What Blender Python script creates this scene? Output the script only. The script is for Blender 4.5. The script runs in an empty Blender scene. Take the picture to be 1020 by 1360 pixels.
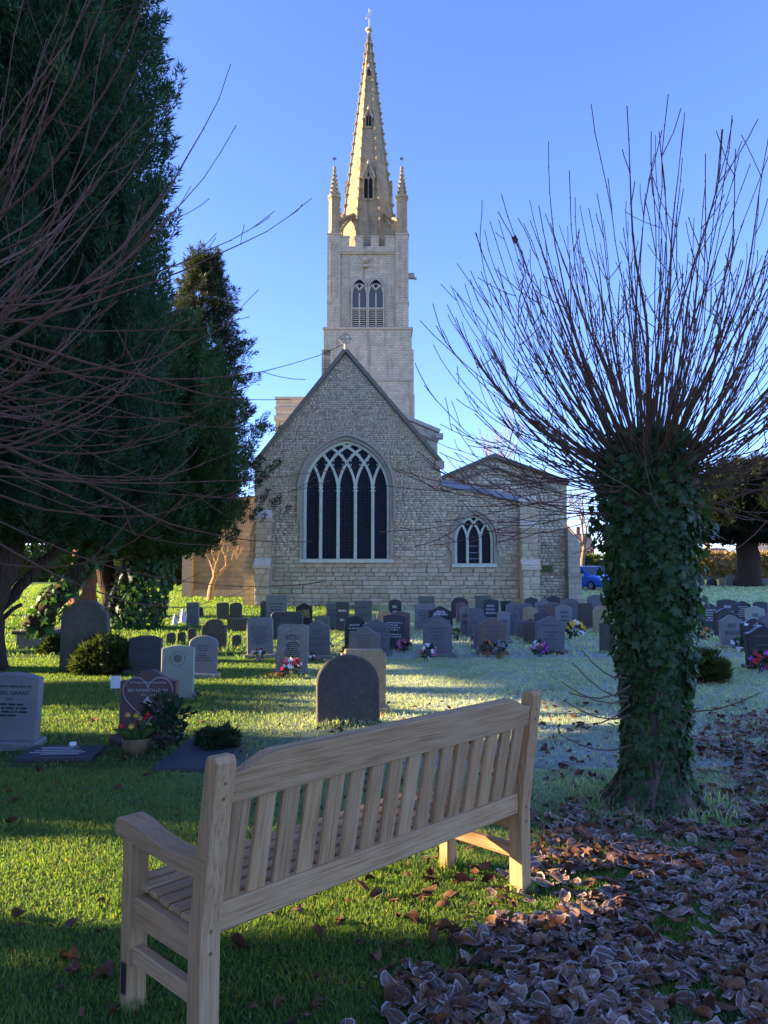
import bpy, bmesh, math, random
import numpy as np
from mathutils import Vector, Matrix
random.seed(7); rng = np.random.default_rng(7)
S = bpy.context.scene; COL = S.collection
R = math.radians

# ------------------------------------------------------------------ camera
CAM_H = 1.6; F = 1020.0; PITCH = math.atan(72 / F)
cam = bpy.data.cameras.new('camera'); co = bpy.data.objects.new('camera', cam); COL.objects.link(co)
cam.sensor_fit = 'HORIZONTAL'; cam.sensor_width = 36; cam.lens = 36 * F / 1020
cam.clip_start = 0.05; cam.clip_end = 2000
co.location = (0, 0, CAM_H); co.rotation_euler = (math.pi / 2 + PITCH, 0, 0)
S.camera = co
# ------------------------------------------------------------------ light
SUN_AZ, SUN_EL = 4.0, 14.0            # degrees: from the left, slightly beyond; winter noon
SUNV = Vector((-math.cos(R(SUN_AZ)) * math.cos(R(SUN_EL)), math.sin(R(SUN_AZ)) * math.cos(R(SUN_EL)), math.sin(R(SUN_EL))))
W = bpy.data.worlds.new('World'); S.world = W; W.use_nodes = True
wn = W.node_tree.nodes; wl = W.node_tree.links
bg = wn['Background']; sky = wn.new('ShaderNodeTexSky'); sky.sky_type = 'NISHITA'
sky.sun_disc = False; sky.sun_elevation = R(SUN_EL); sky.sun_rotation = math.atan2(SUNV.x, SUNV.y)
sky.altitude = 3000; sky.air_density = 1.0; sky.dust_density = 3.0; sky.ozone_density = 5.2
bg.inputs['Strength'].default_value = 0.15
tint = wn.new('ShaderNodeMix'); tint.data_type = 'RGBA'; tint.blend_type = 'MULTIPLY'; tint.inputs[0].default_value = 1; tint.inputs[7].default_value = (1.0, .795, .93, 1)   # the camera's white balance
wl.new(sky.outputs[0], tint.inputs[6]); wl.new(tint.outputs[2], bg.inputs[0])
sl = bpy.data.lights.new('sun', 'SUN'); so = bpy.data.objects.new('sun', sl); COL.objects.link(so)
sl.energy = 5.0; sl.angle = R(0.53); sl.color = (1.0, 0.77, 0.48)
so.rotation_euler = SUNV.to_track_quat('Z', 'Y').to_euler(); so.location = (-30, 10, 30)
S.view_settings.view_transform = 'Standard'; S.view_settings.look = 'None'
S.view_settings.exposure = 2.22; S.view_settings.gamma = 1.0; S.view_settings.use_curve_mapping = False
S.render.engine = 'CYCLES'
S.cycles.max_bounces = 6; S.cycles.transparent_max_bounces = 8

# ------------------------------------------------------------------ pixels to points
CP, SP = math.cos(PITCH), math.sin(PITCH)
def ray(px, py):
    dx = (px - 510) / F; dy = (680 - py) / F
    return Vector((dx, CP - dy * SP, SP + dy * CP))
def at(px, py, Y):
    d = ray(px, py); k = Y / d.y
    return Vector((d.x * k, Y, CAM_H + d.z * k))
def gnd(px, py):
    d = ray(px, py); k = -CAM_H / d.z
    return Vector((d.x * k, d.y * k, 0))
def ppm(Y): return F / Y          # pixels per metre, near enough

# ------------------------------------------------------------------ objects
def prop(o, label=None, cat=None, group=None, kind=None):
    if label: o['label'] = label
    if cat: o['category'] = cat
    if group: o['group'] = group
    if kind: o['kind'] = kind
    return o
def empty(name, loc=(0, 0, 0), rz=0, label=None, cat=None, group=None, parent=None):
    o = bpy.data.objects.new(name, None); COL.objects.link(o)
    o.empty_display_size = 0.2; o.location = loc; o.rotation_euler = (0, 0, rz); o.parent = parent
    return prop(o, label, cat, group)
def mobj(name, me, parent=None, loc=None):
    o = bpy.data.objects.new(name, me); COL.objects.link(o); o.parent = parent
    if loc is not None: o.location = loc
    return o

class MB:
    def __init__(s): s.v = []; s.f = []; s.t = []; s.cur = 0.5; s.uv = None
    def add(s, vs, fs, tone=None):
        b = len(s.v); s.v += [tuple(v) for v in vs]; s.f += [tuple(i + b for i in f) for f in fs]
        s.t += [s.cur if tone is None else tone] * len(vs)
    def box(s, c, d, M=None, tone=None, bev=0.0):
        x, y, z = d[0] / 2, d[1] / 2, d[2] / 2
        if bev <= 0:
            vs = [(-x, -y, -z), (x, -y, -z), (x, y, -z), (-x, y, -z), (-x, -y, z), (x, -y, z), (x, y, z), (-x, y, z)]
            fs = [(0, 3, 2, 1), (4, 5, 6, 7), (0, 1, 5, 4), (1, 2, 6, 5), (2, 3, 7, 6), (3, 0, 4, 7)]
        else:
            b = min(bev, x * .9, y * .9, z * .9); vs = []; idx = {}
            for sx in (-1, 1):
                for sy in (-1, 1):
                    for sz in (-1, 1):
                        for k, (ex, ey, ez) in enumerate(((0, b, b), (b, 0, b), (b, b, 0))):
                            idx[sx, sy, sz, k] = len(vs); vs.append((sx * (x - ex), sy * (y - ey), sz * (z - ez)))
            fs = []
            def q(a, bb, cc, d4): fs.append((a, bb, cc, d4))
            I = idx
            for s_ in (-1, 1):
                o = [(-1, -1), (1, -1), (1, 1), (-1, 1)]
                f0 = [I[s_, a, c_, 0] for a, c_ in o]; f1 = [I[a, s_, c_, 1] for a, c_ in o]; f2 = [I[a, c_, s_, 2] for a, c_ in o]
                if s_ < 0: f0.reverse(); f2.reverse()
                else: f1.reverse()
                fs += [tuple(f0), tuple(f1), tuple(f2)]
            for a in (-1, 1):
                for c_ in (-1, 1):
                    e = [(I[-1, a, c_, 1], I[1, a, c_, 1], I[1, a, c_, 2], I[-1, a, c_, 2]),
                         (I[a, -1, c_, 0], I[a, 1, c_, 0], I[a, 1, c_, 2], I[a, -1, c_, 2]),
                         (I[a, c_, -1, 0], I[a, c_, 1, 0], I[a, c_, 1, 1], I[a, c_, -1, 1])]
                    sgn = (-a * c_ > 0, a * c_ > 0, -a * c_ > 0)
                    for ff, g in zip(e, sgn): fs.append(ff if g else tuple(reversed(ff)))
            for sx in (-1, 1):
                for sy in (-1, 1):
                    for sz in (-1, 1):
                        t = (I[sx, sy, sz, 0], I[sx, sy, sz, 1], I[sx, sy, sz, 2])
                        fs.append(t if sx * sy * sz > 0 else tuple(reversed(t)))
        c = Vector(c)
        vs = [(M @ Vector(v) if M else Vector(v)) + c for v in vs]
        s.add(vs, fs, tone)
    def bar(s, a, b, w, h, tone=None, bev=0.0, up=(0, 0, 1)):
        a, b = Vector(a), Vector(b); x = (b - a); L = x.length; x.normalize()
        z = Vector(up); y = z.cross(x); 
        if y.length < 1e-4: y = Vector((0, 1, 0)).cross(x)
        y.normalize(); z = x.cross(y)
        M = Matrix((x, y, z)).transposed()
        s.box((a + b) / 2, (L, w, h), M, tone, bev)
    def prism(s, poly, y0, y1, tone=None):         # polygon in (x, z), counter-clockwise seen from -y, extruded in y
        n = len(poly)
        vs = [(p[0], y0, p[1]) for p in poly] + [(p[0], y1, p[1]) for p in poly]
        fs = [tuple(range(n)), tuple(range(2 * n - 1, n - 1, -1))]
        fs += [(i, i + n, (i + 1) % n + n, (i + 1) % n) for i in range(n)]
        s.add(vs, fs, tone)
    def tube(s, path, rad, n=6, tone=None, cap=True):
        P = [Vector(p) for p in path]; m = len(P)
        if not hasattr(rad, '__len__'): rad = [rad] * m
        vs = []; ref = Vector((0.31, 0.2, 0.93))
        d0 = (P[1] - P[0]).normalized()
        if abs(d0.dot(ref)) > .9: ref = Vector((1, 0, 0))
        u = d0.cross(ref).normalized()
        for i in range(m):
            d = (P[min(i + 1, m - 1)] - P[max(i - 1, 0)]).normalized()
            u = (u - d * u.dot(d)).normalized(); w = d.cross(u)
            for k in range(n):
                a = 2 * math.pi * k / n
                vs.append(P[i] + (u * math.cos(a) + w * math.sin(a)) * rad[i])
        fs = [(i * n + k, i * n + (k + 1) % n, (i + 1) * n + (k + 1) % n, (i + 1) * n + k) for i in range(m - 1) for k in range(n)]
        if cap: fs += [tuple(range(n - 1, -1, -1)), tuple((m - 1) * n + k for k in range(n))]
        s.add(vs, fs, tone)
    def lathe(s, prof, c=(0, 0, 0), n=12, tone=None, a0=0.0):
        vs = []; c = Vector(c)
        for r_, z in prof:
            for k in range(n):
                a = a0 + 2 * math.pi * k / n
                vs.append(c + Vector((r_ * math.cos(a), r_ * math.sin(a), z)))
        m = len(prof)
        fs = [(i * n + k, i * n + (k + 1) % n, (i + 1) * n + (k + 1) % n, (i + 1) * n + k) for i in range(m - 1) for k in range(n)]
        fs += [tuple(range(n - 1, -1, -1)), tuple((m - 1) * n + k for k in range(n))]
        s.add(vs, fs, tone)
    def ribbon(s, path, w, y0, y1, tone=None, closed=False, w_out=None):   # strip along a path in (x, z), extruded y0..y1
        n = len(path); a = w / 2; b = w / 2
        if w_out is not None: a, b = w_out      # offsets to left and right of the path
        vs = []
        for i in range(n):
            if closed: p0, p1 = path[(i - 1) % n], path[(i + 1) % n]
            else: p0, p1 = path[max(i - 1, 0)], path[min(i + 1, n - 1)]
            d = Vector((p1[0] - p0[0], p1[1] - p0[1])).normalized(); nn = Vector((-d.y, d.x)); p = Vector(path[i])
            l = p + nn * a; r_ = p - nn * b
            vs += [(l.x, y0, l.y), (r_.x, y0, r_.y), (r_.x, y1, r_.y), (l.x, y1, l.y)]
        fs = []
        for i in range(n if closed else n - 1):
            j = (i + 1) % n
            for k in range(4): fs.append((i * 4 + k, i * 4 + (k + 1) % 4, j * 4 + (k + 1) % 4, j * 4 + k))
        if not closed: fs += [(0, 3, 2, 1), ((n - 1) * 4, (n - 1) * 4 + 1, (n - 1) * 4 + 2, (n - 1) * 4 + 3)]
        s.add(vs, fs, tone)
    def mesh(s, name, mat, smooth=False):
        me = bpy.data.meshes.new(name); me.from_pydata(s.v, [], s.f)
        at_ = me.attributes.new('tone', 'FLOAT', 'POINT'); at_.data.foreach_set('value', np.array(s.t, dtype=np.float32))
        if smooth: me.polygons.foreach_set('use_smooth', [True] * len(me.polygons))
        me.materials.append(mat); me.update()
        return me
    def build(s, name, mat, parent=None, smooth=False, loc=None, kind=None, fix=False):
        me = s.mesh(name, mat, smooth)
        if fix:
            bm = bmesh.new(); bm.from_mesh(me); bmesh.ops.recalc_face_normals(bm, faces=bm.faces[:]); bm.to_mesh(me); bm.free()
        return prop(mobj(name, me, parent, loc), kind=kind)

def np_mesh(name, V, Fc, mat, attrs=None, smooth=False):
    """V (n,3); Fc (m,3) triangles"""
    me = bpy.data.meshes.new(name); n, m = len(V), len(Fc)
    me.vertices.add(n); me.vertices.foreach_set('co', np.asarray(V, np.float32).ravel())
    me.loops.add(m * 3); me.loops.foreach_set('vertex_index', np.asarray(Fc, np.int32).ravel())
    me.polygons.add(m); me.polygons.foreach_set('loop_start', np.arange(0, m * 3, 3, dtype=np.int32))
    for k, a in (attrs or {}).items():
        d = me.attributes.new(k, 'FLOAT', 'POINT'); d.data.foreach_set('value', np.asarray(a, np.float32))
    me.materials.append(mat); me.update(calc_edges=True)
    if smooth: me.polygons.foreach_set('use_smooth', [True] * m)
    return me

def curve_fill(name, loops, depth):
    """2D outline with holes -> mesh in x, z facing -y, front at y=0, back at y=depth"""
    cu = bpy.data.curves.new(name, 'CURVE'); cu.dimensions = '2D'; cu.fill_mode = 'BOTH'; cu.extrude = depth / 2
    for lp in loops:
        sp = cu.splines.new('POLY'); sp.points.add(len(lp) - 1); sp.use_cyclic_u = True
        for p, q in zip(sp.points, lp): p.co = (q[0], q[1], 0, 1)
    o = bpy.data.objects.new(name, cu); COL.objects.link(o)
    dg = bpy.context.evaluated_depsgraph_get(); me = bpy.data.meshes.new_from_object(o.evaluated_get(dg))
    bpy.data.objects.remove(o); bpy.data.curves.remove(cu)
    me.transform(Matrix.Rotation(math.pi / 2, 4, 'X')); me.transform(Matrix.Translation((0, depth / 2, 0)))
    me.name = name; return me
def text_mesh(txt, size, mat, depth=.0015):
    cu = bpy.data.curves.new('inscription', 'FONT'); cu.body = txt; cu.size = size; cu.align_x = 'CENTER'; cu.align_y = 'TOP'
    cu.extrude = depth; cu.resolution_u = 2; cu.space_line = 1.1
    o = bpy.data.objects.new('inscription', cu); COL.objects.link(o)
    dg = bpy.context.evaluated_depsgraph_get(); me = bpy.data.meshes.new_from_object(o.evaluated_get(dg))
    bpy.data.objects.remove(o); bpy.data.curves.remove(cu)
    me.transform(Matrix.Rotation(math.pi / 2, 4, 'X')); me.materials.clear(); me.materials.append(mat); me.name = 'inscription'
    return me

# ------------------------------------------------------------------ materials
class NT:
    def __init__(s, name):
        s.m = bpy.data.materials.new(name); s.m.use_nodes = True; s.t = s.m.node_tree; s.n = s.t.nodes; s.l = s.t.links
        s.b = s.n['Principled BSDF']; s.out = s.n['Material Output']
    def node(s, typ, **kw):
        n = s.n.new('ShaderNode' + typ)
        for k, v in kw.items():
            if hasattr(n, k): setattr(n, k, v)
        return n
    def inp(s, sock, v):
        if v is None: return
        if hasattr(v, 'is_output') or isinstance(v, bpy.types.NodeSocket): s.l.new(v, sock)
        elif hasattr(v, '__len__') and len(v) == 3 and sock.type == 'RGBA': sock.default_value = (*v, 1)
        else: sock.default_value = v
    def noise(s, vec, scale, detail=4, rough=.55, out='Fac'):
        n = s.node('TexNoise'); s.inp(n.inputs['Vector'], vec); n.inputs['Scale'].default_value = scale
        n.inputs['Detail'].default_value = detail; n.inputs['Roughness'].default_value = rough; return n.outputs[out]
    def vor(s, vec, scale, feature='F1', out='Distance'):
        n = s.node('TexVoronoi', feature=feature); s.inp(n.inputs['Vector'], vec); n.inputs['Scale'].default_value = scale; return n.outputs[out]
    def coord(s, k='Object', scale=None):
        c = s.node('TexCoord').outputs[k]
        if scale is None: return c
        m = s.node('Mapping'); s.l.new(c, m.inputs[0]); m.inputs['Scale'].default_value = scale; return m.outputs[0]
    def pos(s): return s.node('NewGeometry').outputs['Position']
    def rnd(s): return s.node('ObjectInfo').outputs['Random']
    def attr(s, k, out='Fac'):
        a = s.node('Attribute'); a.attribute_name = k; return a.outputs[out]
    def math(s, op, a, b=0.0, c=0.0, clamp=False):
        n = s.node('Math', operation=op); n.use_clamp = clamp
        s.inp(n.inputs[0], a); s.inp(n.inputs[1], b); s.inp(n.inputs[2], c); return n.outputs[0]
    def mix(s, f, a, b, bl='MIX'):
        n = s.node('Mix', data_type='RGBA', blend_type=bl); s.inp(n.inputs[0], f); s.inp(n.inputs[6], a); s.inp(n.inputs[7], b); return n.outputs[2]
    def ramp(s, f, stops):
        n = s.node('ValToRGB'); s.inp(n.inputs[0], f); e = n.color_ramp.elements
        while len(e) > 1: e.remove(e[-1])
        for i, (p, c) in enumerate(stops):
            x = e[0] if i == 0 else e.new(p)
            x.position = p; x.color = (*c, 1) if len(c) == 3 else c
        return n.outputs[0]
    def smooth(s, v, a, b):
        n = s.node('MapRange', interpolation_type='SMOOTHSTEP'); s.inp(n.inputs[0], v); n.inputs[1].default_value = a; n.inputs[2].default_value = b; return n.outputs[0]
    def bump(s, h, st=.3, d=.02):
        n = s.node('Bump'); s.inp(n.inputs['Height'], h); n.inputs['Strength'].default_value = st; n.inputs['Distance'].default_value = d
        s.l.new(n.outputs[0], s.b.inputs['Normal']); return n.outputs[0]
    def done(s, col, rough=.8, spec=.3, metal=0.0):
        s.inp(s.b.inputs['Base Color'], col); s.inp(s.b.inputs['Roughness'], rough); s.b.inputs['Specular IOR Level'].default_value = spec
        s.b.inputs['Metallic'].default_value = metal; return s.m
    def leafy(s, col, trans, rough=.6, spec=.25, tf=.35):      # diffuse + light passing through the leaf
        s.done(col, rough, spec); t = s.node('BsdfTranslucent'); s.inp(t.inputs[0], trans)
        a = s.node('MixShader'); a.inputs[0].default_value = tf; s.l.new(s.b.outputs[0], a.inputs[1]); s.l.new(t.outputs[0], a.inputs[2])
        s.l.new(a.outputs[0], s.out.inputs[0]); return s.m

def m_flat(name, col, rough=.7, spec=.3, metal=0.0, var=.25, scale=20):
    t = NT(name); n = t.noise(t.coord(), scale)
    k = t.math('MULTIPLY_ADD', n, var * 2, 1 - var); c = t.mix(1.0, col, k, 'MULTIPLY')
    return t.done(c, rough, spec, metal)

def m_stone(name, c0, c1, c2, lichen=(.30, .30, .27), fine=9, lich_amt=.5, bump=.5):
    """rubble / ashlar stone: tone attribute varies single stones, lichen and weather stains on top"""
    t = NT(name); p = t.pos(); tone = t.attr('tone')
    n1 = t.noise(p, fine, 6, .65); n2 = t.noise(p, 1.1, 3); n3 = t.vor(p, 24)
    base = t.ramp(tone, [(0, c0), (.5, c1), (1, c2)])
    v = t.math('MULTIPLY_ADD', n1, .9, .55); base = t.mix(1.0, base, v, 'MULTIPLY')
    l = t.math('MULTIPLY', t.smooth(t.noise(p, 14, 5, .7), .55, .66), lich_amt)
    l2 = t.math('MULTIPLY', l, t.smooth(n2, .32, .6)); base = t.mix(l2, base, lichen)
    d = t.math('MULTIPLY', t.smooth(t.noise(p, 3.3, 5, .7), .58, .76), .4); base = t.mix(d, base, (.16, .14, .115))
    t.bump(t.math('ADD', n1, t.math('MULTIPLY', n3, .3)), bump, .03)
    return t.done(base, .9, .15)

def m_ashlar(name, c0, c1, bw=.45, bh=.24, mortar=(.20, .165, .125)):
    t = NT(name); g = t.node('TexCoord').outputs['Object']
    sep = t.node('SeparateXYZ'); t.l.new(g, sep.inputs[0])
    nx = t.node('NewGeometry'); sn = t.node('SeparateXYZ'); t.l.new(nx.outputs['Normal'], sn.inputs[0])
    side = t.math('GREATER_THAN', t.math('ABSOLUTE', sn.outputs[0]), .6)
    u = t.math('ADD', t.math('MULTIPLY', sep.outputs[0], t.math('SUBTRACT', 1.0, side)), t.math('MULTIPLY', sep.outputs[1], side))
    cb = t.node('CombineXYZ'); t.l.new(u, cb.inputs[0]); t.l.new(sep.outputs[2], cb.inputs[1])
    br = t.node('TexBrick'); t.l.new(cb.outputs[0], br.inputs[0]); br.inputs['Scale'].default_value = 1; br.inputs['Brick Width'].default_value = bw
    br.inputs['Row Height'].default_value = bh; br.inputs['Mortar Size'].default_value = .016; br.inputs['Color1'].default_value = (*c0, 1); br.inputs['Color2'].default_value = (*c1, 1)
    br.inputs['Mortar'].default_value = (*mortar, 1); br.inputs['Mortar Smooth'].default_value = .3
    n = t.noise(g, 1.6, 6, .7); v = t.math('MULTIPLY_ADD', n, .9, .5); c = t.mix(1.0, br.outputs[0], v, 'MULTIPLY')
    # soot and water streaks
    stz = t.noise(t.coord('Object', (1.2, 1.2, .12)), 1.5, 4); c = t.mix(t.math('MULTIPLY', t.smooth(stz, .52, .7), .5), c, (.09, .078, .062))
    l = t.math('MULTIPLY', t.smooth(t.noise(g, 4.5, 5, .7), .58, .66), .45); c = t.mix(l, c, (.30, .27, .17))
    t.bump(t.math('SUBTRACT', t.math('MULTIPLY', n, .6), br.outputs['Fac']), .6, .04)
    return t.done(c, .9, .12)

def m_granite(name, c, rough=.55, speck=.35, sc=260, lichen=0.0, lcol=(.34, .33, .26)):
    t = NT(name); p = t.coord()
    n = t.noise(p, sc, 2, .8); c1 = t.mix(t.math('MULTIPLY', t.smooth(n, .5, .7), speck), c, tuple(min(1, x * 2.2 + .05) for x in c))
    n2 = t.noise(p, 5, 5, .65); c1 = t.mix(1.0, c1, t.math('MULTIPLY_ADD', n2, .7, .62), 'MULTIPLY')
    if lichen:
        l = t.math('MULTIPLY', t.smooth(t.noise(p, 22, 6, .75), .50, .62), lichen); c1 = t.mix(l, c1, lcol)
        l = t.math('MULTIPLY', t.smooth(t.noise(p, 55, 4, .7), .60, .66), lichen); c1 = t.mix(l, c1, tuple(min(1, x * 1.5) for x in lcol))
    rr = t.math('MULTIPLY_ADD', n2, .3, rough - .15)
    t.bump(n, .15 if not lichen else .4, .004)
    return t.done(c1, rr, .4)

# ================================================================== ground
def frost_np(x, y):
    base = 1 / (1 + np.exp(-(x - (-.9 + 0.02 * y)) / .55)) * np.clip((y - 4.2) / 2.6, 0, 1)
    base = np.maximum(base, np.clip((x - .1) / .5, 0, 1) * np.clip((2.95 - y) / .4, 0, 1) * .5)
    base = np.maximum(base, np.clip((x - 1.3) / 1.2, 0, 1) * .8)
    w = np.sin(x * 3.1 + 1.7 * np.sin(y * 1.9)) * np.sin(y * 2.3 + 1.3 * np.sin(x * 1.3)) * .5 + .5
    return np.clip(base * (.62 + .95 * w), 0, 1)
def m_ground():
    t = NT('lawn'); p = t.pos(); sep = t.node('SeparateXYZ'); t.l.new(p, sep.inputs[0]); x, y = sep.outputs[0], sep.outputs[1]
    n1 = t.noise(p, .9, 4); n2 = t.noise(p, 9, 6, .7); n3 = t.noise(p, 70, 4, .8)
    c = t.ramp(n2, [(.3, (.06, .13, .032)), (.5, (.11, .20, .045)), (.72, (.19, .25, .06))])
    c = t.mix(t.math('MULTIPLY', t.smooth(n1, .45, .7), .5), c, (0.173, 0.173, 0.053))
    c = t.mix(1.0, c, t.math('MULTIPLY_ADD', n3, 1.1, .45), 'MULTIPLY')
    e = t.math('SUBTRACT', x, t.math('MULTIPLY_ADD', y, .02, -.9))
    fr = t.math('MULTIPLY', t.smooth(e, -1.4, 1.4), t.smooth(y, 3.8, 7.0))
    fr = t.math('MULTIPLY', fr, t.smooth(t.math('ADD', t.math('MULTIPLY', n2, .7), t.math('MULTIPLY', t.noise(p, 1.3, 4), .5)), .36, .66))
    fr = t.math('MULTIPLY', fr, t.math('SUBTRACT', 1.0, t.smooth(y, 42, 60)))
    c = t.mix(t.math('MULTIPLY', fr, .95), c, (.78, .84, .75))
    t.bump(t.math('ADD', n2, t.math('MULTIPLY', n3, .6)), 1.0, .16)
    return t.done(c, .9, .15)
M_GROUND = m_ground()
g = MB(); g.add([(-260, -60, 0), (260, -60, 0), (260, 420, 0), (-260, 420, 0)], [(0, 1, 2, 3)])
prop(g.build('lawn', M_GROUND), kind='structure')

# gravel drive behind the church, where the car stands
d_ = MB(); d_.add([(11.5, 49, .004), (21, 49, .004), (21, 58, .004), (11.5, 58, .004)], [(0, 1, 2, 3)])
prop(d_.build('drive', m_flat('gravel', (.16, .135, .105), .95, .1, var=.5, scale=30)), kind='structure')

# ================================================================== church
YC = 31.0
M_RUBBLE = m_stone('rubble_stone', (.38, .285, .175), (.60, .47, .30), (.76, .62, .43), lichen=(.68, .57, .42), fine=13, lich_amt=.7, bump=.55)
M_BLOCK = m_stone('limestone_blocks', (.47, .35, .20), (.57, .435, .255), (.66, .52, .32), lichen=(.55, .49, .37), fine=11, lich_amt=.5, bump=.7)
M_MORTAR = m_flat('lime_mortar', (.44, .34, .21), .95, .1, var=.4, scale=8)
M_DRESS = m_stone('dressed_limestone', (0.332, 0.277, 0.194), (0.398, 0.332, 0.236), (0.434, 0.398, 0.295), lichen=(0.388, 0.351, 0.259), fine=7, lich_amt=.4, bump=.35)
M_TRACERY = m_stone('tracery_limestone', (0.620, 0.568, 0.396), (0.620, 0.620, 0.462), (0.620, 0.620, 0.554), lichen=(0.620, 0.594, 0.449), fine=7, lich_amt=.3, bump=.25)
M_ASH = m_ashlar('tower_ashlar', (.465, .385, .255), (.52, .435, .295), .42, .22, (.37, .305, .205))
M_SPIRE = m_ashlar('spire_ashlar', (.33, .245, .135), (.365, .275, .155), .55, .26, (.275, .205, .115))
M_COPE = m_stone('weathered_coping', (.15, .125, .095), (.19, .16, .12), (.24, .20, .155), lichen=(.30, .28, .22), fine=8, lich_amt=.5, bump=.4)
M_LEAD = m_flat('lead_sheet', (.22, .25, .29), .5, .5, var=.2, scale=3)
M_DARK = m_flat('dark_opening', (.012, .012, .012), .9, .1)
M_SLATE = m_flat('roof_slate', (.10, .10, .105), .7, .3, var=.4, scale=6)
def m_glass():
    t = NT('leaded_glass'); g_ = t.pos(); sp = t.node('SeparateXYZ'); t.l.new(g_, sp.inputs[0])
    cb = t.node('CombineXYZ'); t.l.new(sp.outputs[0], cb.inputs[0]); t.l.new(sp.outputs[2], cb.inputs[1])
    br = t.node('TexBrick'); t.l.new(cb.outputs[0], br.inputs[0]); br.offset = .0
    br.inputs['Scale'].default_value = 1; br.inputs['Brick Width'].default_value = .16; br.inputs['Row Height'].default_value = .12
    br.inputs['Mortar Size'].default_value = .012; br.inputs['Color1'].default_value = (.006, .010, .018, 1); br.inputs['Color2'].default_value = (.014, .018, .024, 1); br.inputs['Mortar'].default_value = (.026, .028, .032, 1)
    n = t.noise(g_, 2.2, 4); c = t.mix(t.math('MULTIPLY', t.smooth(n, .45, .65), .5), br.outputs[0], (.012, .022, .042))
    n2 = t.vor(g_, 7, out='Color'); c = t.mix(.12, c, n2, 'MULTIPLY')
    t.bump(t.math('ADD', t.noise(g_, 9, 2), t.math('MULTIPLY', br.outputs['Fac'], .6)), .35, .03)
    return t.done(c, .4, .12)
M_GLASS = m_glass()

GMOSS = m_flat('moss_on_stone', (.10, .12, .045), .95, .1, var=.5, scale=9)
church = empty('church', (at(458, 803, YC).x, YC, 0), 0, 'old limestone parish church with tall crocketed spire and large traceried east window', 'church')
CO = Vector(church.location)
def cb(mb, name, mat, parent=church, **kw):       # build in world coordinates under the church
    o = mb.build(name, mat, parent, **kw)
    w = CO if parent is church else None
    o.matrix_parent_inverse = Matrix.Translation(-CO)
    return o
def P(px, py, Y=YC):
    v = at(px, py or 752, Y); return (v.x, v.z)

def arch(cx, z0, w, hs, rise, n=14):
    """outline path of a pointed opening from bottom left over the apex to bottom right"""
    h = w / 2; r_ = (rise * rise + h * h) / (2 * h); a1 = math.acos((r_ - h) / r_)
    L = [(cx - h, z0)]
    for i in range(n + 1):
        a = a1 * i / n; L.append((cx - h + r_ - r_ * math.cos(a), z0 + hs + r_ * math.sin(a)))
    Rr = [(2 * cx - x, z) for x, z in L[:-1]][::-1]
    return L + Rr
def in_arch(x, z, cx, z0, w, hs, rise, grow=0):
    if z < z0 - grow: return False
    h = w / 2; r_ = (rise * rise + h * h) / (2 * h)
    if z <= z0 + hs: return abs(x - cx) < h + grow
    dx = abs(x - cx) + r_ - h
    return dx * dx + (z - z0 - hs) ** 2 < (r_ + grow) ** 2

# --- main east window and side window dimensions
k = YC / F
ew = dict(cx=P(460, 742)[0], z0=P(460, 742)[1], w=116 * k, hs=90 * k, rise=69 * k)
sw = dict(cx=P(630, 748)[0], z0=P(630, 748)[1], w=52 * k, hs=30 * k, rise=35 * k)
out = [(P(338, 806)[0], -.2), (P(692, 806)[0], -.2), P(692, 664), P(588, 644), P(583, 613), P(459, 469), P(338, 617)]
wall_me = curve_fill('chancel_wall', [out, arch(ew['cx'], ew['z0'], ew['w'], ew['hs'], ew['rise']), arch(sw['cx'], sw['z0'], sw['w'], sw['hs'], sw['rise'])], .8)
wall_me.materials.append(M_MORTAR)
wall = mobj('chancel_wall', wall_me, church); wall.location = Vector((0, YC + .03, 0)) - CO
WO = Vector((0, YC + .03, 0))

# --- masonry
def poly_in(x, z, poly):
    c = False; n = len(poly)
    for i in range(n):
        (x1, z1), (x2, z2) = poly[i], poly[(i + 1) % n]
        if (z1 > z) != (z2 > z) and x < (x2 - x1) * (z - z1) / (z2 - z1) + x1: c = not c
    return c
STONES = []
for i in range(14):                               # shared stone shapes, rough hewn faces, unit size
    b = MB(); bm = bmesh.new(); bmesh.ops.create_cube(bm, size=1)
    for v in bm.verts:
        v.co.x += random.uniform(-.04, .04); v.co.z += random.uniform(-.06, .06)
        if v.co.y < 0: v.co.y += random.uniform(-.25, .25); v.co.x *= .93; v.co.z *= .86
    f = [f for f in bm.faces if f.calc_center_median().y < -.3][0]
    r_ = bmesh.ops.poke(bm, faces=[f]); r_['verts'][0].co.y -= random.uniform(.05, .35)
    bmesh.ops.triangulate(bm, faces=bm.faces[:])
    V = np.array([v.co[:] for v in bm.verts]); T = np.array([[v.index for v in f.verts] for f in bm.faces]); bm.free()
    STONES.append((V, T))
SM = []
for i, (V, T) in enumerate(STONES):
    for tn in (random.random(),): SM.append(np_mesh('stone', V, T, M_BLOCK, {'tone': np.full(len(V), (i + .5) / len(STONES))}))
def courses(z0, z1, h0, h1):
    z = z0; 
    while z < z1:
        h = random.uniform(h0, h1); yield z, h; z += h
def lay(zr, hr, wr, xr, ok, Y, thick, big, tone_at=None):
    """irregular courses; returns stones (x, z, w, h)"""
    L = []
    for z, h in courses(zr[0], zr[1], *hr):
        x = xr[0] - random.uniform(0, wr[0])
        while x < xr[1]:
            w = random.uniform(*wr); 
            if ok(x + w / 2, z + h / 2, w, h): L.append((x + w / 2, z + h / 2, w, h))
            x += w
    return L
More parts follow.
